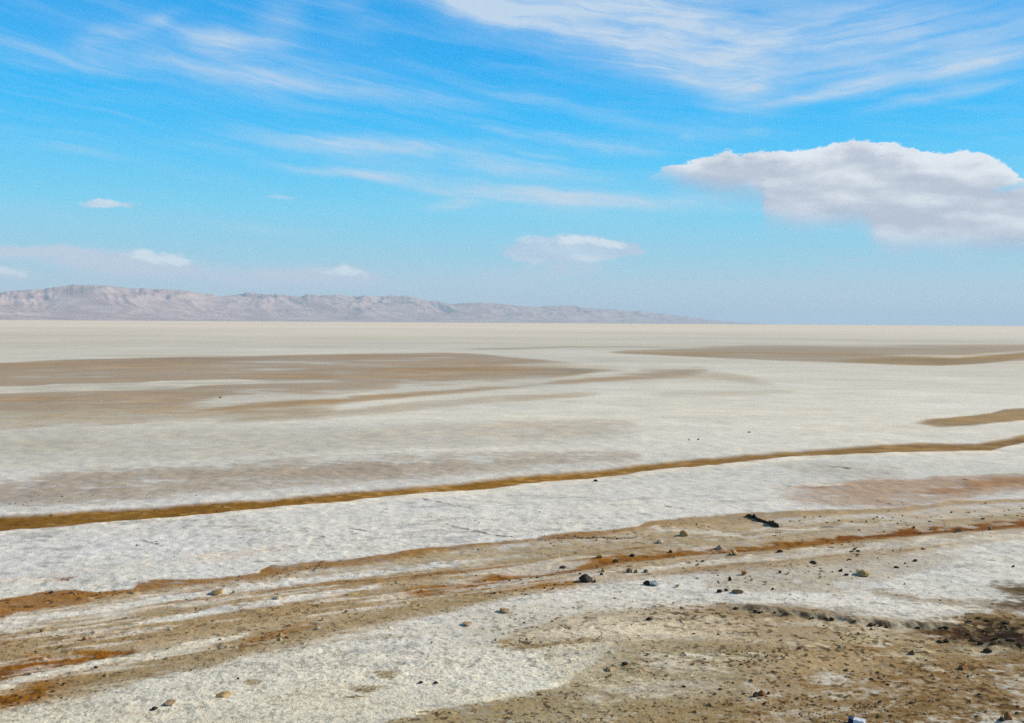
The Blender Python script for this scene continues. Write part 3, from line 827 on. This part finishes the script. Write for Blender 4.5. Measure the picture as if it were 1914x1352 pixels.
def build_mountains():
    pts = []
    for px, py in CREST:
        d = cam_dir(px, py)
        pts.append((math.atan2(d.x, d.y), d.z / math.hypot(d.x, d.y)))
    pts = np.array(pts)
    na, nr = 1300, 230
    azs = np.linspace(pts[0, 0], pts[-1, 0], na)
    crest = np.interp(azs, pts[:, 0], pts[:, 1])
    crest = np.maximum(crest, 0.0)
    rc = np.interp(azs, [math.radians(-45), math.radians(-30), math.radians(0), math.radians(16)], [12500, 13500, 18500, 25000])
    t = np.linspace(0, 1, nr)
    R = rc[None, :] + (t[:, None] - .62) * 5200.0
    A = np.repeat(azs[None, :], nr, 0)
    x, y = R * np.sin(A), R * np.cos(A)
    T = np.repeat(t[:, None], na, 1)
    T = T + gnoise(x / 1500, y / 1500, 5) * .06
    # bajada, steep scarp, plateau, back slope
    g = np.interp(T, [0, .12, .3, .45, .58, .64, .8, 1.0], [0, .04, .16, .42, .80, .96, .9, .0])
    w = gnoise(x / 900, y / 900, 60) * 350
    rid = np.zeros(x.shape)
    for i, (l, a) in enumerate(((2200, .40), (1100, .30), (520, .17), (260, .08), (130, .04))):
        n = 1 - np.abs(gnoise((x + w) / l + 9 * i, (y + w * .5) / (l * 1.15) + 3 * i, 80 + i)) * 2
        rid += n * a
    er = sst(T, .05, .35) * (1 - .72 * sst(T, .56, .68))
    Hr = g * (1 + (rid - .45) * .62 * er) + .025 * rid * sst(T, 0.02, .2)
    Hr = np.maximum(Hr, 0)
    elev = Hr / R
    mx = elev.max(0)
    k = crest / np.maximum(mx, 1e-9)
    ker = np.hanning(61)
    k = np.convolve(np.pad(k, 30, mode='edge'), ker / ker.sum(), 'valid')
    # small crags on the skyline
    crag = 1 + (.022 * gnoise(azs * 150, azs * 0, 9) + .010 * gnoise(azs * 420, azs * 0, 19))[None, :] * sst(T, .45, .62)
    Z = Hr * k[None, :] * crag - 4.0
    co = np.stack([x, y, Z + CAM_H * 0], -1).reshape(-1, 3).astype(F32)
    idx = np.arange(na * nr).reshape(nr, na)
    q = np.stack([idx[:-1, :-1], idx[:-1, 1:], idx[1:, 1:], idx[1:, :-1]], -1).reshape(-1, 4)
    me = bpy.data.meshes.new('mountains')
    me.vertices.add(len(co))
    me.vertices.foreach_set('co', co.ravel())
    me.loops.add(q.size)
    me.loops.foreach_set('vertex_index', q.ravel().astype(np.int32))
    me.polygons.add(len(q))
    me.polygons.foreach_set('loop_start', (np.arange(len(q)) * 4).astype(np.int32))
    me.polygons.foreach_set('use_smooth', np.ones(len(q), bool))
    me.update(calc_edges=True)
    o = bpy.data.objects.new('mountains', me)
    col.objects.link(o)
    o['kind'] = 'structure'
    o['label'] = 'low eroded mountain range far across the salt flat'
    m, N, b = principled('desert_rock', 1.0, .0)
    tt = m.node_tree
    geo = N.n('ShaderNodeNewGeometry')
    pos = geo.outputs['Position']
    n1 = N.noise(N.mapping(pos, (0, 0, 0), 0, (420, 420, 110)), 1.0, 6.0, .6)
    n2 = N.noise(N.mapping(pos, (7, 0, 0), 0, (1500, 1500, 30)), 1.0, 4.0, .6)
    c1 = N.mix(N.ramp(n1, .4, .62), (.42, .28, .24), (.56, .41, .36))
    c2 = N.mix(N.m('MULTIPLY', N.ramp(n2, .46, .62), .15), c1, (.55, .42, .32))
    tt.links.new(c2, b.inputs['Base Color'])
    me.materials.append(m)
    return o


build_mountains()

# ------------------------------------------------------------------ air
def build_haze():
    bm_ = bmesh.new()
    bmesh.ops.create_cube(bm_, size=1.0)
    for v in bm_.verts:
        v.co.x *= 110000
        v.co.y *= 110000
        v.co.z = -5.5 if v.co.z < 0 else 700.0
    me = bpy.data.meshes.new('haze')
    bm_.to_mesh(me)
    o = bpy.data.objects.new('haze', me)
    col.objects.link(o)
    o['kind'] = 'stuff'
    m = bpy.data.materials.new('haze')
    m.use_nodes = True
    t = m.node_tree
    t.nodes.clear()
    v = t.nodes.new('ShaderNodeVolumePrincipled')
    v.inputs['Color'].default_value = (.52, .70, .88, 1)
    v.inputs['Density'].default_value = 1 / 20000.0
    v.inputs['Anisotropy'].default_value = 0.0
    out = t.nodes.new('ShaderNodeOutputMaterial')
    t.links.new(v.outputs[0], out.inputs['Volume'])
    me.materials.append(m)


build_haze()
# ------------------------------------------------------------------ stones, clods, litter
def stone_material(name, rgb, rgb2, scale=30.0):
    m, N, b = principled(name, .85, .2)
    t = m.node_tree
    tcn = N.n('ShaderNodeTexCoord')
    n = N.noise(tcn.outputs['Object'], scale, 5.0, .65)
    t.links.new(N.mix(N.ramp(n, .35, .65), rgb, rgb2), b.inputs['Base Color'])
    bp = N.n('ShaderNodeBump')
    bp.inputs['Strength'].default_value = .6
    bp.inputs['Distance'].default_value = .004
    t.links.new(n, bp.inputs['Height'])
    t.links.new(bp.outputs[0], b.inputs['Normal'])
    return m


MAT = {
    'ochre': stone_material('ochre_stone', (.34, .20, .07), (.52, .36, .17)),
    'pale': stone_material('pale_stone', (.42, .33, .22), (.62, .54, .42)),
    'tan': stone_material('tan_stone', (.30, .19, .09), (.46, .33, .20)),
    'rust': stone_material('rust_stone', (.26, .10, .03), (.40, .18, .07)),
    'dark': stone_material('dark_stone', (.022, .016, .012), (.07, .05, .036)),
    'slate': stone_material('blue_grey_stone', (.20, .25, .27), (.34, .40, .42)),
    'clod': stone_material('dark_mud', (.045, .028, .013), (.11, .07, .033), 50.0),
    'clodbrown': stone_material('brown_mud', (.12, .075, .035), (.24, .16, .08), 50.0),
}


def rock_mesh(name, seed, size, mats, sub=3, cuts=9, rough=.12, peak=0.0, shapefn=None):
    """angular stone of full width, depth, height = size; sits with a fifth of it in the ground"""
    rnd = random.Random(seed)
    b = bmesh.new()
    bmesh.ops.create_icosphere(b, subdivisions=sub, radius=1.0)
    planes = []
    for _ in range(cuts):
        n = Vector((rnd.gauss(0, 1), rnd.gauss(0, 1), rnd.gauss(0, .8))).normalized()
        planes.append((n, rnd.uniform(.42, .8)))
    for v in b.verts:
        p = v.co.copy()
        for n, d in planes:
            k = p.dot(n) - d
            if k > 0:
                p -= n * k
        if peak:
            s_ = 1 - peak * max(0, p.z)
            p.x *= s_
            p.y *= s_
            p.z *= 1 + peak * .5 if p.z > 0 else 1
        p *= 1 + rough * (rnd.random() - .5)
        v.co = p
    xs = [v.co for v in b.verts]
    mn = Vector((min(c.x for c in xs), min(c.y for c in xs), min(c.z for c in xs)))
    mx_ = Vector((max(c.x for c in xs), max(c.y for c in xs), max(c.z for c in xs)))
    for v in b.verts:
        v.co.x = ((v.co.x - mn.x) / (mx_.x - mn.x) - .5) * size[0]
        v.co.y = ((v.co.y - mn.y) / (mx_.y - mn.y) - .5) * size[1]
        v.co.z = ((v.co.z - mn.z) / (mx_.z - mn.z) - .22) * size[2] * 1.25
    me = bpy.data.meshes.new(name)
    b.to_mesh(me)
    b.free()
    for m in mats:
        me.materials.append(MAT[m])
    return me


def tag(o, label, cat, group=None):
    o['label'] = label
    o['category'] = cat
    o['kind'] = 'thing'
    if group:
        o['group'] = group


# each stone one can point at: name, category, px, py, width, height (photo pixels), material, yaw, peak, label
STONES = [
    ('stone', 'stone', 1280, 998, 19, 11, 'ochre', .4, .1, 'angular yellow stone with a dark left side, alone above the orange track'),
    ('stone', 'stone', 1121, 1038, 14, 10, 'ochre', 1.0, .6, 'small pointed stone standing just above the orange track'),
    ('stone', 'stone', 1095, 1085, 27, 15, 'dark', .2, .55, 'black pyramid shaped stone at the lower edge of the orange track'),
    ('stone', 'stone', 1111, 1086, 8, 5, 'dark', 1.2, .2, 'little black stone touching the right foot of the black pyramid stone'),
    ('stone', 'stone', 1209, 1091, 15, 9, 'dark', .3, .3, 'dark broken stone leaning on the blue grey slab'),
    ('flat_stone', 'stone', 1224, 1091, 18, 8, 'slate', .1, .0, 'blue grey flat slab lying on the white salt'),
    ('stone', 'stone', 1375, 1033, 15, 9, 'ochre', .7, .1, 'orange rounded stone below the right part of the orange track'),
    ('stone', 'stone', 1345, 1020, 14, 7, 'pale', .1, .2, 'pale low stone lying in the orange track'),
    ('stone', 'stone', 1233, 1011, 14, 6, 'pale', .4, .1, 'pale stone left of the angular yellow stone'),
    ('stone', 'stone', 1150, 1043, 11, 6, 'clod', .3, .2, 'dark brown lump in the track right of the small pointed stone'),
    ('stone', 'stone', 1182, 1032, 11, 4, 'dark', .3, .0, 'flat dark stone pressed into the tan track'),
    ('stone', 'stone', 1052, 1055, 12, 5, 'dark', .1, .1, 'flat dark stone left of the small pointed stone'),
    ('flat_stone', 'stone', 1614, 1074, 26, 10, 'ochre', .1, .0, 'flat yellow slab with a long dark shadow on the right'),
    ('flat_stone', 'stone', 406, 1111, 21, 7, 'ochre', .2, .0, 'flat yellow slab at the far edge of the left tracks'),
    ('stone', 'stone', 437, 1109, 7, 4, 'tan', .5, .2, 'tiny tan stone right of the yellow slab on the left'),
    ('stone', 'stone', 158, 1199, 8, 7, 'rust', .9, .4, 'rust brown upright stone on the tan stripe at the left'),
    ('stone', 'stone', 78, 1185, 6, 5, 'clodbrown', .9, .2, 'small brown lump at the far left between two pale stripes'),
    ('stone', 'stone', 318, 1180, 9, 5, 'pale', .9, .1, 'small pale orange stone in the middle of the left tracks'),
    ('flat_stone', 'stone', 943, 1145, 21, 8, 'tan', .1, .0, 'flat tan slab at the end of a dark crust line'),
    ('flat_stone', 'stone', 873, 1170, 19, 5, 'tan', .3, .0, 'thin tan slab on the white salt below the flat tan slab'),
    ('stone', 'stone', 518, 1121, 15, 5, 'pale', .5, .1, 'long pale stone on the white stripe between the tracks'),
    ('stone', 'stone', 648, 1147, 9, 5, 'ochre', .2, .1, 'small yellow stone at the left end of a short brown crust line'),
    ('stone', 'stone', 604, 1163, 8, 6, 'ochre', .6, .4, 'small pointed yellow stone on the pale stripe'),
    ('stone', 'stone', 594, 1180, 11, 5, 'pale', .6, .1, 'pale stone lying on an orange patch of mud'),
    ('stone', 'stone', 536, 1197, 9, 4, 'rust', .1, .1, 'small rust coloured stone at the lower edge of the tan tracks'),
    ('stone', 'stone', 1391, 1073, 14, 7, 'rust', .4, .1, 'rust coloured stone on the mottled ground right of the blue grey slab'),
    ('stone', 'stone', 1406, 1084, 9, 4, 'tan', .4, .1, 'small tan stone right below the rust coloured stone'),
    ('clod', 'clod', 1364, 1084, 6, 9, 'clod', .4, .1, 'narrow upright brown clod below the rust coloured stone'),
    ('stone', 'stone', 1266, 1096, 9, 6, 'pale', .4, .1, 'small white stone right of the blue grey slab'),
    ('stone', 'stone', 1113, 899, 8, 4, 'dark', .4, .1, 'tiny black stone on the white crust just below the long brown band'),
    ('stone', 'stone', 1305, 822, 4, 3, 'dark', .4, .1, 'far black speck of stone, right one of the two on the plain'),
    ('stone', 'stone', 1288, 823, 3, 2.5, 'dark', .4, .1, 'far black speck of stone, left one of the two on the plain'),
    ('stone', 'stone', 1400, 809, 6, 3, 'ochre', .4, .1, 'far yellowish stone alone on the white plain'),
    ('stone', 'stone', 412, 744, 5, 3, 'clodbrown', .4, .1, 'far brown stone at the edge of the distant brown flat'),
    ('stone', 'stone', 1800, 1246, 15, 9, 'rust', .4, .3, 'reddish brown stone in the middle of the brown field at the right'),
    ('stone', 'stone', 1884, 1343, 15, 13, 'rust', .8, .5, 'red orange pointed stone in the bottom right corner'),
    ('stone', 'stone', 1873, 1347, 10, 8, 'clod', .8, .2, 'dark clod touching the red orange pointed stone'),
    ('stone', 'stone', 1846, 1213, 14, 8, 'clod', .1, .2, 'dark lump casting a flat shadow below the near black mud'),
    ('stone', 'stone', 1704, 1219, 11, 8, 'clodbrown', .1, .6, 'small brown pyramid shaped clod on a pale stripe of the brown field'),
    ('stone', 'stone', 1424, 1301, 14, 10, 'rust', .1, .3, 'rust brown lump, biggest of a cluster at the bottom edge'),
    ('stone', 'stone', 1411, 1303, 11, 9, 'clod', .6, .3, 'dark lump left of the rust brown lump at the bottom edge'),
    ('stone', 'stone', 1436, 1299, 8, 6, 'clod', .6, .3, 'small dark lump right of the rust brown lump at the bottom edge'),
    ('stone', 'stone', 1214, 1158, 12, 6, 'dark', .4, .3, 'black lump below the white salt where the brown field begins'),
    ('stone', 'stone', 1139, 1254, 16, 6, 'tan', .4, .0, 'flat yellow brown stone at the left rim of the brown field'),
    ('stone', 'stone', 96, 1109, 8, 4, 'dark', .4, .2, 'dark stone at the far edge of the left brown bank'),
    ('stone', 'stone', 133, 1110, 6, 3, 'dark', .7, .2, 'smaller dark stone right of the one on the left brown bank'),
    ('flat_stone', 'stone', 417, 1301, 28, 4, 'ochre', .05, .0, 'thin orange slab flush with the white salt at the lower left'),
    ('flat_stone', 'stone', 318, 1317, 20, 5, 'tan', .1, .0, 'flat pinkish tan slab near the lower left edge'),
    ('stone', 'stone', 288, 1328, 12, 5, 'dark', .1, .2, 'black stone below the pinkish tan slab'),
    ('stone', 'stone', 445, 1272, 5, 5, 'dark', .1, .4, 'tiny black stone on a brown smear in the white salt'),
    ('clod', 'clod', 1851, 990, 8, 8, 'clodbrown', .1, .5, 'upright brown clod at the lower edge of the far right track'),
    ('stone', 'stone', 1791, 991, 12, 5, 'clodbrown', .1, .1, 'low brown lump left of the upright clod by the right track'),
    ('stone', 'stone', 1726, 1027, 9, 4, 'ochre', .1, .1, 'yellowish stone with a dark side on the white stripe at the right'),
    ('stone', 'stone', 1711, 1048, 9, 4, 'clod', .1, .1, 'dark lump below the yellowish stone on the right'),
    ('stone', 'stone', 1457, 1030, 12, 5, 'clod', .1, .1, 'dark brown lump right of the orange rounded stone'),
    ('stone', 'stone', 1520, 1052, 12, 4, 'dark', .1, .1, 'flat black stone above the two small ones left of the slab with the long shadow'),
    ('stone', 'stone', 1676, 1060, 9, 4, 'dark', .1, .1, 'dark stone right of the slab with the long shadow'),
    ('stone', 'stone', 1571, 1068, 7, 4, 'dark', .1, .2, 'black stone just left of the slab with the long shadow'),
    ('stone', 'stone', 1582, 1075, 9, 4, 'dark', .5, .1, 'low black stone between slab with the long shadow and its left neighbour'),
    ('stone', 'stone', 1457, 1071, 7, 5, 'clod', .5, .2, 'round dark lump by the edge of the mottled ground'),
    ('stone', 'stone', 1444, 1104, 5, 4, 'dark', .5, .2, 'single black stone above the long white tongue of salt'),
    ('stone', 'stone', 1598, 1026, 7, 3, 'clod', .5, .2, 'upper dark lump of a loose three below the right track'),
    ('stone', 'stone', 1591, 1031, 7, 3, 'clod', .2, .2, 'lower left dark lump of a loose three below the right track'),
    ('stone', 'stone', 1604, 1030, 7, 3, 'clod', .9, .2, 'lower right dark lump of a loose three below the right track'),
    ('stone', 'stone', 1692, 1052, 5, 3, 'dark', .9, .2, 'pinhead black stone left of the dark lump on the right'),
    ('stone', 'stone', 1894, 1060, 5, 3, 'dark', .9, .2, 'single black stone on the white salt at the right edge'),
    ('stone', 'stone', 1691, 1091, 4, 3, 'dark', .9, .2, 'single black stone on the salt below the slab with the long shadow'),
    ('clod', 'clod', 1345, 1108, 12, 6, 'dark', .1, .1, 'black clod, left of two above the white tongue of salt'),
    ('clod', 'clod', 1357, 1106, 9, 5, 'dark', .7, .1, 'black clod, right of two above the white tongue of salt'),
    ('clod', 'clod', 1378, 1111, 22, 4, 'clod', .05, .0, 'long low brown clod right of the two black ones above the white salt'),
    ('stone', 'stone', 1168, 1243, 12, 5, 'dark', .4, .1, 'blackish clod near the left rim of the brown field'),
    ('stone', 'stone', 1176, 1066, 11, 8, 'clodbrown', .4, .1, 'brown lump, left of a pair under the middle of the orange track'),
    ('stone', 'stone', 1189, 1067, 9, 7, 'tan', .4, .1, 'tan lump, right of a pair under the middle of the orange track'),
    ('stone', 'stone', 1207, 1066, 9, 6, 'clodbrown', .4, .1, 'small brown lump right of the pair under the orange track'),
    ('stone', 'stone', 1128, 1065, 8, 8, 'ochre', .4, .1, 'small yellow stone above right of the black pyramid stone'),
    ('stone', 'stone', 1124, 1074, 9, 5, 'dark', .4, .1, 'dark stone between the black pyramid stone and the yellow one above'),
    ('stone', 'stone', 1305, 1052, 7, 4, 'ochre', .4, .1, 'small yellow flecked stone on the pale stripe below the orange track'),
    ('stone', 'stone', 1314, 1046, 7, 3, 'dark', .4, .1, 'small black stone above the yellow flecked one below the track'),
    ('stone', 'stone', 1260, 1037, 5, 4, 'tan', .4, .1, 'small tan stone beside a dark lump in the middle of the orange track'),
    ('stone', 'stone', 1254, 1026, 8, 5, 'clod', .4, .1, 'dark lump at the upper edge of the orange track under the yellow stone'),
    ('stone', 'stone', 815, 1279, 9, 5, 'dark', .4, .2, 'dark chip, right end of a short dark row on the white salt'),
    ('stone', 'stone', 787, 1279, 9, 4, 'dark', .1, .2, 'dark chip, left end of a short dark row on the white salt'),
]

todo = []          # (object, x, y) to be set down on the ground together
for i, (nm, cat, px, py, w, h_, mt, yaw, pk, lab) in enumerate(STONES):
    if lab is None:
        continue
    gx, gy = gpt(px, py)
    k = math.hypot(gx, gy) / FPX
    flat = nm == 'flat_stone' or h_ < w * .4
    sz = (w * k, w * k * (.8 if not flat else 1.1), h_ * k * 1.0)
    me = rock_mesh(nm, 100 + i, sz, [mt], 3, 8 if pk < .3 else 6, .06, pk)
    o = bpy.data.objects.new(nm, me)
    col.objects.link(o)
    o.rotation_euler.z = yaw * .4 - .2 if sz[1] > sz[0] else yaw
    tag(o, lab, cat)
    todo.append((o, gx, gy))

# repeats nothing tells apart: a few cast shapes, many individuals
random.seed(5)
CL = [rock_mesh('clod', 900 + i, (1, .9, .5), ['clod'], 2, 9, .34) for i in range(7)]
CLB = [rock_mesh('clod', 930 + i, (1, .9, .5), ['clodbrown'], 2, 9, .34) for i in range(4)]
PB = [rock_mesh('pebble', 950 + i, (1, .8, .5), ['dark'], 2, 7, .15) for i in range(4)]


def scatter(n, region, meshes, wpx, label, cat, name, group, hk=1.0):
    c_ = 0
    while c_ < n:
        px, py = region()
        gx, gy = gpt(px, py)
        k = math.hypot(gx, gy) / FPX
        w = random.uniform(*wpx) * k
        if random.random() < .15:
            w *= 1.4
        o = bpy.data.objects.new(name, random.choice(meshes))
        col.objects.link(o)
        o.scale = (w * random.uniform(.9, 1.5), w * random.uniform(.6, 1.1), w * random.uniform(.6, 1.2) * hk)
        o.rotation_euler.z = random.choice((0, math.pi)) + random.gauss(0, .5)
        tag(o, label, cat, group)
        todo.append((o, gx, gy))
        c_ += 1


def along(pts, spread):
    def f():
        i = random.randrange(len(pts) - 1)
        t = random.random()
        return (pts[i][0] * (1 - t) + pts[i + 1][0] * t, pts[i][1] * (1 - t) + pts[i + 1][1] * t + random.gauss(0, spread))
    return f


def brown_field():
    while True:
        px, py = random.uniform(1150, 1935), random.uniform(1180, 1350)
        p = .25 + .75 * (px - 1150) / 760 * (py - 1150) / 200
        if random.random() < p:
            return px, py


scatter(58, brown_field, CL + CLB[:2], (4, 7.5), 'dark crumbly clod scattered on the brown mud field at the lower right', 'clod', 'clod', 'clods on the brown field')
scatter(20, along([(1370, 1140), (1440, 1147), (1500, 1154), (1560, 1160), (1620, 1165), (1680, 1171), (1740, 1175), (1800, 1172)], 1.0), CL, (5, 8.5),
        'dark clod in the row under the edge of the white salt tongue', 'clod', 'clod', 'clods along the broken salt edge', 1.5)
scatter(9, along([(1740, 1186), (1800, 1190), (1860, 1196), (1914, 1200)], 9), CL, (8, 15),
        'black brown clod in the heap of darkest mud at the right edge', 'clod', 'clod', 'clods heaped at the right edge', .8)
scatter(6, along([(1800, 1160), (1850, 1158), (1914, 1170)], 6), CL, (7, 11),
        'dark clod on the brown hump above the darkest mud', 'clod', 'clod', 'clods on the brown hump', .8)
scatter(24, along([(850, 1103), (960, 1080), (1060, 1062), (1150, 1045), (1280, 1030), (1500, 1016), (1700, 996), (1914, 978)], 4), CLB + CL[:2], (2.5, 5),
        'small brown clod in the orange track', 'clod', 'clod', 'clods in the orange track')
scatter(26, along([(900, 1112), (980, 1100), (1060, 1092)], 6), CL, (2.5, 5),
        'small dark clod in the orange mud left of the black pyramid stone', 'clod', 'clod', 'clods left of the black pyramid stone')
scatter(26, along([(1470, 965), (1560, 968), (1680, 975), (1800, 968), (1914, 958)], 5), CL, (2, 4),
        'tiny dark clod beyond the far right track', 'clod', 'clod', 'clods beyond the far right track')
scatter(10, lambda: (random.uniform(1290, 1600), random.uniform(1060, 1115)), PB, (2.5, 4),
        'small dark pebble on the mottled ground between blue grey slab and flat yellow slab', 'pebble', 'pebble', 'pebbles on the mottled ground')
scatter(12, along([(0, 1310), (60, 1295), (120, 1278), (180, 1265)], 8), CL, (3, 6),
        'small dark clod on the orange brown bank at the lower left edge', 'clod', 'clod', 'clods on the lower left bank')
scatter(12, along([(0, 1235), (200, 1200), (400, 1160), (640, 1140), (800, 1115), (900, 1098)], 14), CLB, (2.5, 5),
        'small brown clod on the tan stripes of the left tracks', 'clod', 'clod', 'clods on the left tracks')
scatter(14, lambda: (random.uniform(960, 1130), random.uniform(1155, 1200)), CL, (2.5, 5),
        'small dark clod at the left tip of the brown field', 'clod', 'clod', 'clods at the tip of the brown field')
scatter(30, along([(1035, 1004), (1100, 1003), (1190, 1003)], .6), CL, (2.5, 4),
        'tiny dark clod in the straight row at the edge of the white field', 'clod', 'clod', 'clods in a row by the white field', .9)

# dark jagged ridge of broken mud
def build_ridge():
    path = [(1393, 962, .5), (1404, 966, 1.0), (1407, 962, .1), (1409, 966, 1.1), (1416, 972, 1.0), (1430, 975, .9), (1440, 980, 1.1), (1450, 982, 1.2), (1457, 984, 1.0)]
    rnd = random.Random(3)
    jit = 1.0
    P = [gpt(a, b_) + (c_,) for a, b_, c_ in path]
    n, m_ = 90, 13
    b = bmesh.new()
    rows = []
    for i in range(n):
        t = i / (n - 1) * (len(P) - 1)
        j = min(int(t), len(P) - 2)
        f = t - j
        x, y, s_ = [P[j][q] * (1 - f) + P[j + 1][q] * f for q in range(3)]
        end = min(1, i / 4, (n - 1 - i) / 4)
        jit = .75 * jit + .25 * rnd.uniform(.5, 1.5) if i % 4 else rnd.uniform(.7, 1.3)
        hh = .07 * s_ * end * jit
        row = []
        for k in range(m_):
            v = k / (m_ - 1) * 2 - 1
            z = hh * max(0, 1 - abs(v) ** 1.6) * (.92 + .16 * rnd.random()) - .012
            row.append(b.verts.new((x + rnd.uniform(-.006, .006), y + v * .075 + rnd.uniform(-.006, .006), z)))
        rows.append(row)
    for i in range(n - 1):
        for k in range(m_ - 1):
            b.faces.new((rows[i][k], rows[i + 1][k], rows[i + 1][k + 1], rows[i][k + 1]))
    c0 = P[4]
    for v in b.verts:
        v.co.x -= c0[0]
        v.co.y -= c0[1]
    me = bpy.data.meshes.new('mud_ridge')
    b.to_mesh(me)
    me.materials.append(MAT['clod'])
    o = bpy.data.objects.new('mud_ridge', me)
    col.objects.link(o)
    tag(o, 'black jagged ridge of broken mud slanting across the brown bank beyond the tracks', 'mud ridge')
    todo.append((o, c0[0], c0[1]))


build_ridge()


def build_carton():
    """small crushed drink carton, half outside the picture"""
    gx, gy = gpt(1603, 1358)
    root = bpy.data.objects.new('carton', None)
    col.objects.link(root)
    tag(root, 'small white and navy litter carton at the bottom edge of the picture', 'litter')
    mw, Nw, bw = principled('white_card', .5, .3)
    bw.inputs['Base Color'].default_value = (.72, .76, .80, 1)
    mb, Nb, bb = principled('navy_card', .4, .3)
    bb.inputs['Base Color'].default_value = (.01, .015, .06, 1)
    rnd = random.Random(8)

    def part(name, size, off, mat):
        b = bmesh.new()
        bmesh.ops.create_cube(b, size=1.0)
        bmesh.ops.subdivide_edges(b, edges=b.edges[:], cuts=4, use_grid_fill=True)
        for v in b.verts:
            v.co = Vector((v.co.x * size[0] + off[0], v.co.y * size[1] + off[1], v.co.z * size[2] + off[2]))
            v.co += Vector((rnd.uniform(-1, 1), rnd.uniform(-1, 1), rnd.uniform(-1, 1))) * .0022
        me = bpy.data.meshes.new(name)
        b.to_mesh(me)
        me.materials.append(mat)
        o = bpy.data.objects.new(name, me)
        col.objects.link(o)
        o.parent = root
    part('body', (.085, .060, .046), (.012, 0, .024), mw)
    part('end_panel', (.036, .062, .049), (-.050, 0, .024), mb)
    root.rotation_euler.z = -.55
    todo.append((root, gx, gy))


build_carton()

ax_ = np.array([t[1] for t in todo])
ay_ = np.array([t[2] for t in todo])
_, az_, _ = fields(ax_, ay_)
for (o, gx, gy), z in zip(todo, az_):
    o.location = (gx, gy, float(z) - .001)


def build_gravel():
    """crumbs nobody could count, one mesh"""
    rng = np.random.default_rng(4)
    n = 26000
    Yp = rng.uniform(330, 770, n * 2)
    Xp = rng.uniform(-990, 990, n * 2)
    yy_ = HF / Yp
    xx_ = Xp * yy_ / FPX
    _, hz, mud_ = fields(xx_, yy_)
    dens = sst(gnoise(xx_ / 1.1, yy_ / .6, 71) * .8 + gnoise(xx_ / .3, yy_ / .2, 72) * .6, -.1, .9) * .85
    right = sst(Xp, -100, 700) * sst(Yp, 500, 620)
    pr = (.03 + mud_ * .97) * dens * (.35 + .65 * right + .2)
    keep = rng.random(n * 2) < pr
    xx_, yy_, hz, Yp = xx_[keep], yy_[keep], hz[keep], Yp[keep]
    k = len(xx_)
    base = np.array([(1, 0, 0), (0, 1, 0), (-1, 0, 0), (0, -1, 0), (0, 0, 1), (0, 0, -.6)], float)
    fc = np.array([(0, 1, 4), (1, 2, 4), (2, 3, 4), (3, 0, 4), (1, 0, 5), (2, 1, 5), (3, 2, 5), (0, 3, 5)])
    sz = rng.uniform(.3, 1.15, k) ** 2.2 * 2.4 * (yy_ / FPX)
    ang_ = rng.uniform(0, 6.28, k)
    V = base[None] * (sz[:, None, None] * rng.uniform(.6, 1.3, (k, 6, 1))) * np.array([1, 1, .9])
    cs, sn = np.cos(ang_)[:, None], np.sin(ang_)[:, None]
    vx = V[:, :, 0] * cs - V[:, :, 1] * sn + xx_[:, None]
    vy = V[:, :, 0] * sn + V[:, :, 1] * cs + yy_[:, None]
    vz = V[:, :, 2] + hz[:, None]
    co = np.stack([vx, vy, vz], -1).reshape(-1, 3).astype(F32)
    F = (fc[None] + (np.arange(k) * 6)[:, None, None]).reshape(-1, 3)
    me = bpy.data.meshes.new('gravel')
    me.vertices.add(len(co))
    me.vertices.foreach_set('co', co.ravel())
    me.loops.add(F.size)
    me.loops.foreach_set('vertex_index', F.ravel().astype(np.int32))
    me.polygons.add(len(F))
    me.polygons.foreach_set('loop_start', (np.arange(len(F)) * 3).astype(np.int32))
    me.update(calc_edges=True)
    me.materials.append(MAT['clodbrown'])
    o = bpy.data.objects.new('gravel', me)
    col.objects.link(o)
    o['kind'] = 'stuff'


build_gravel()
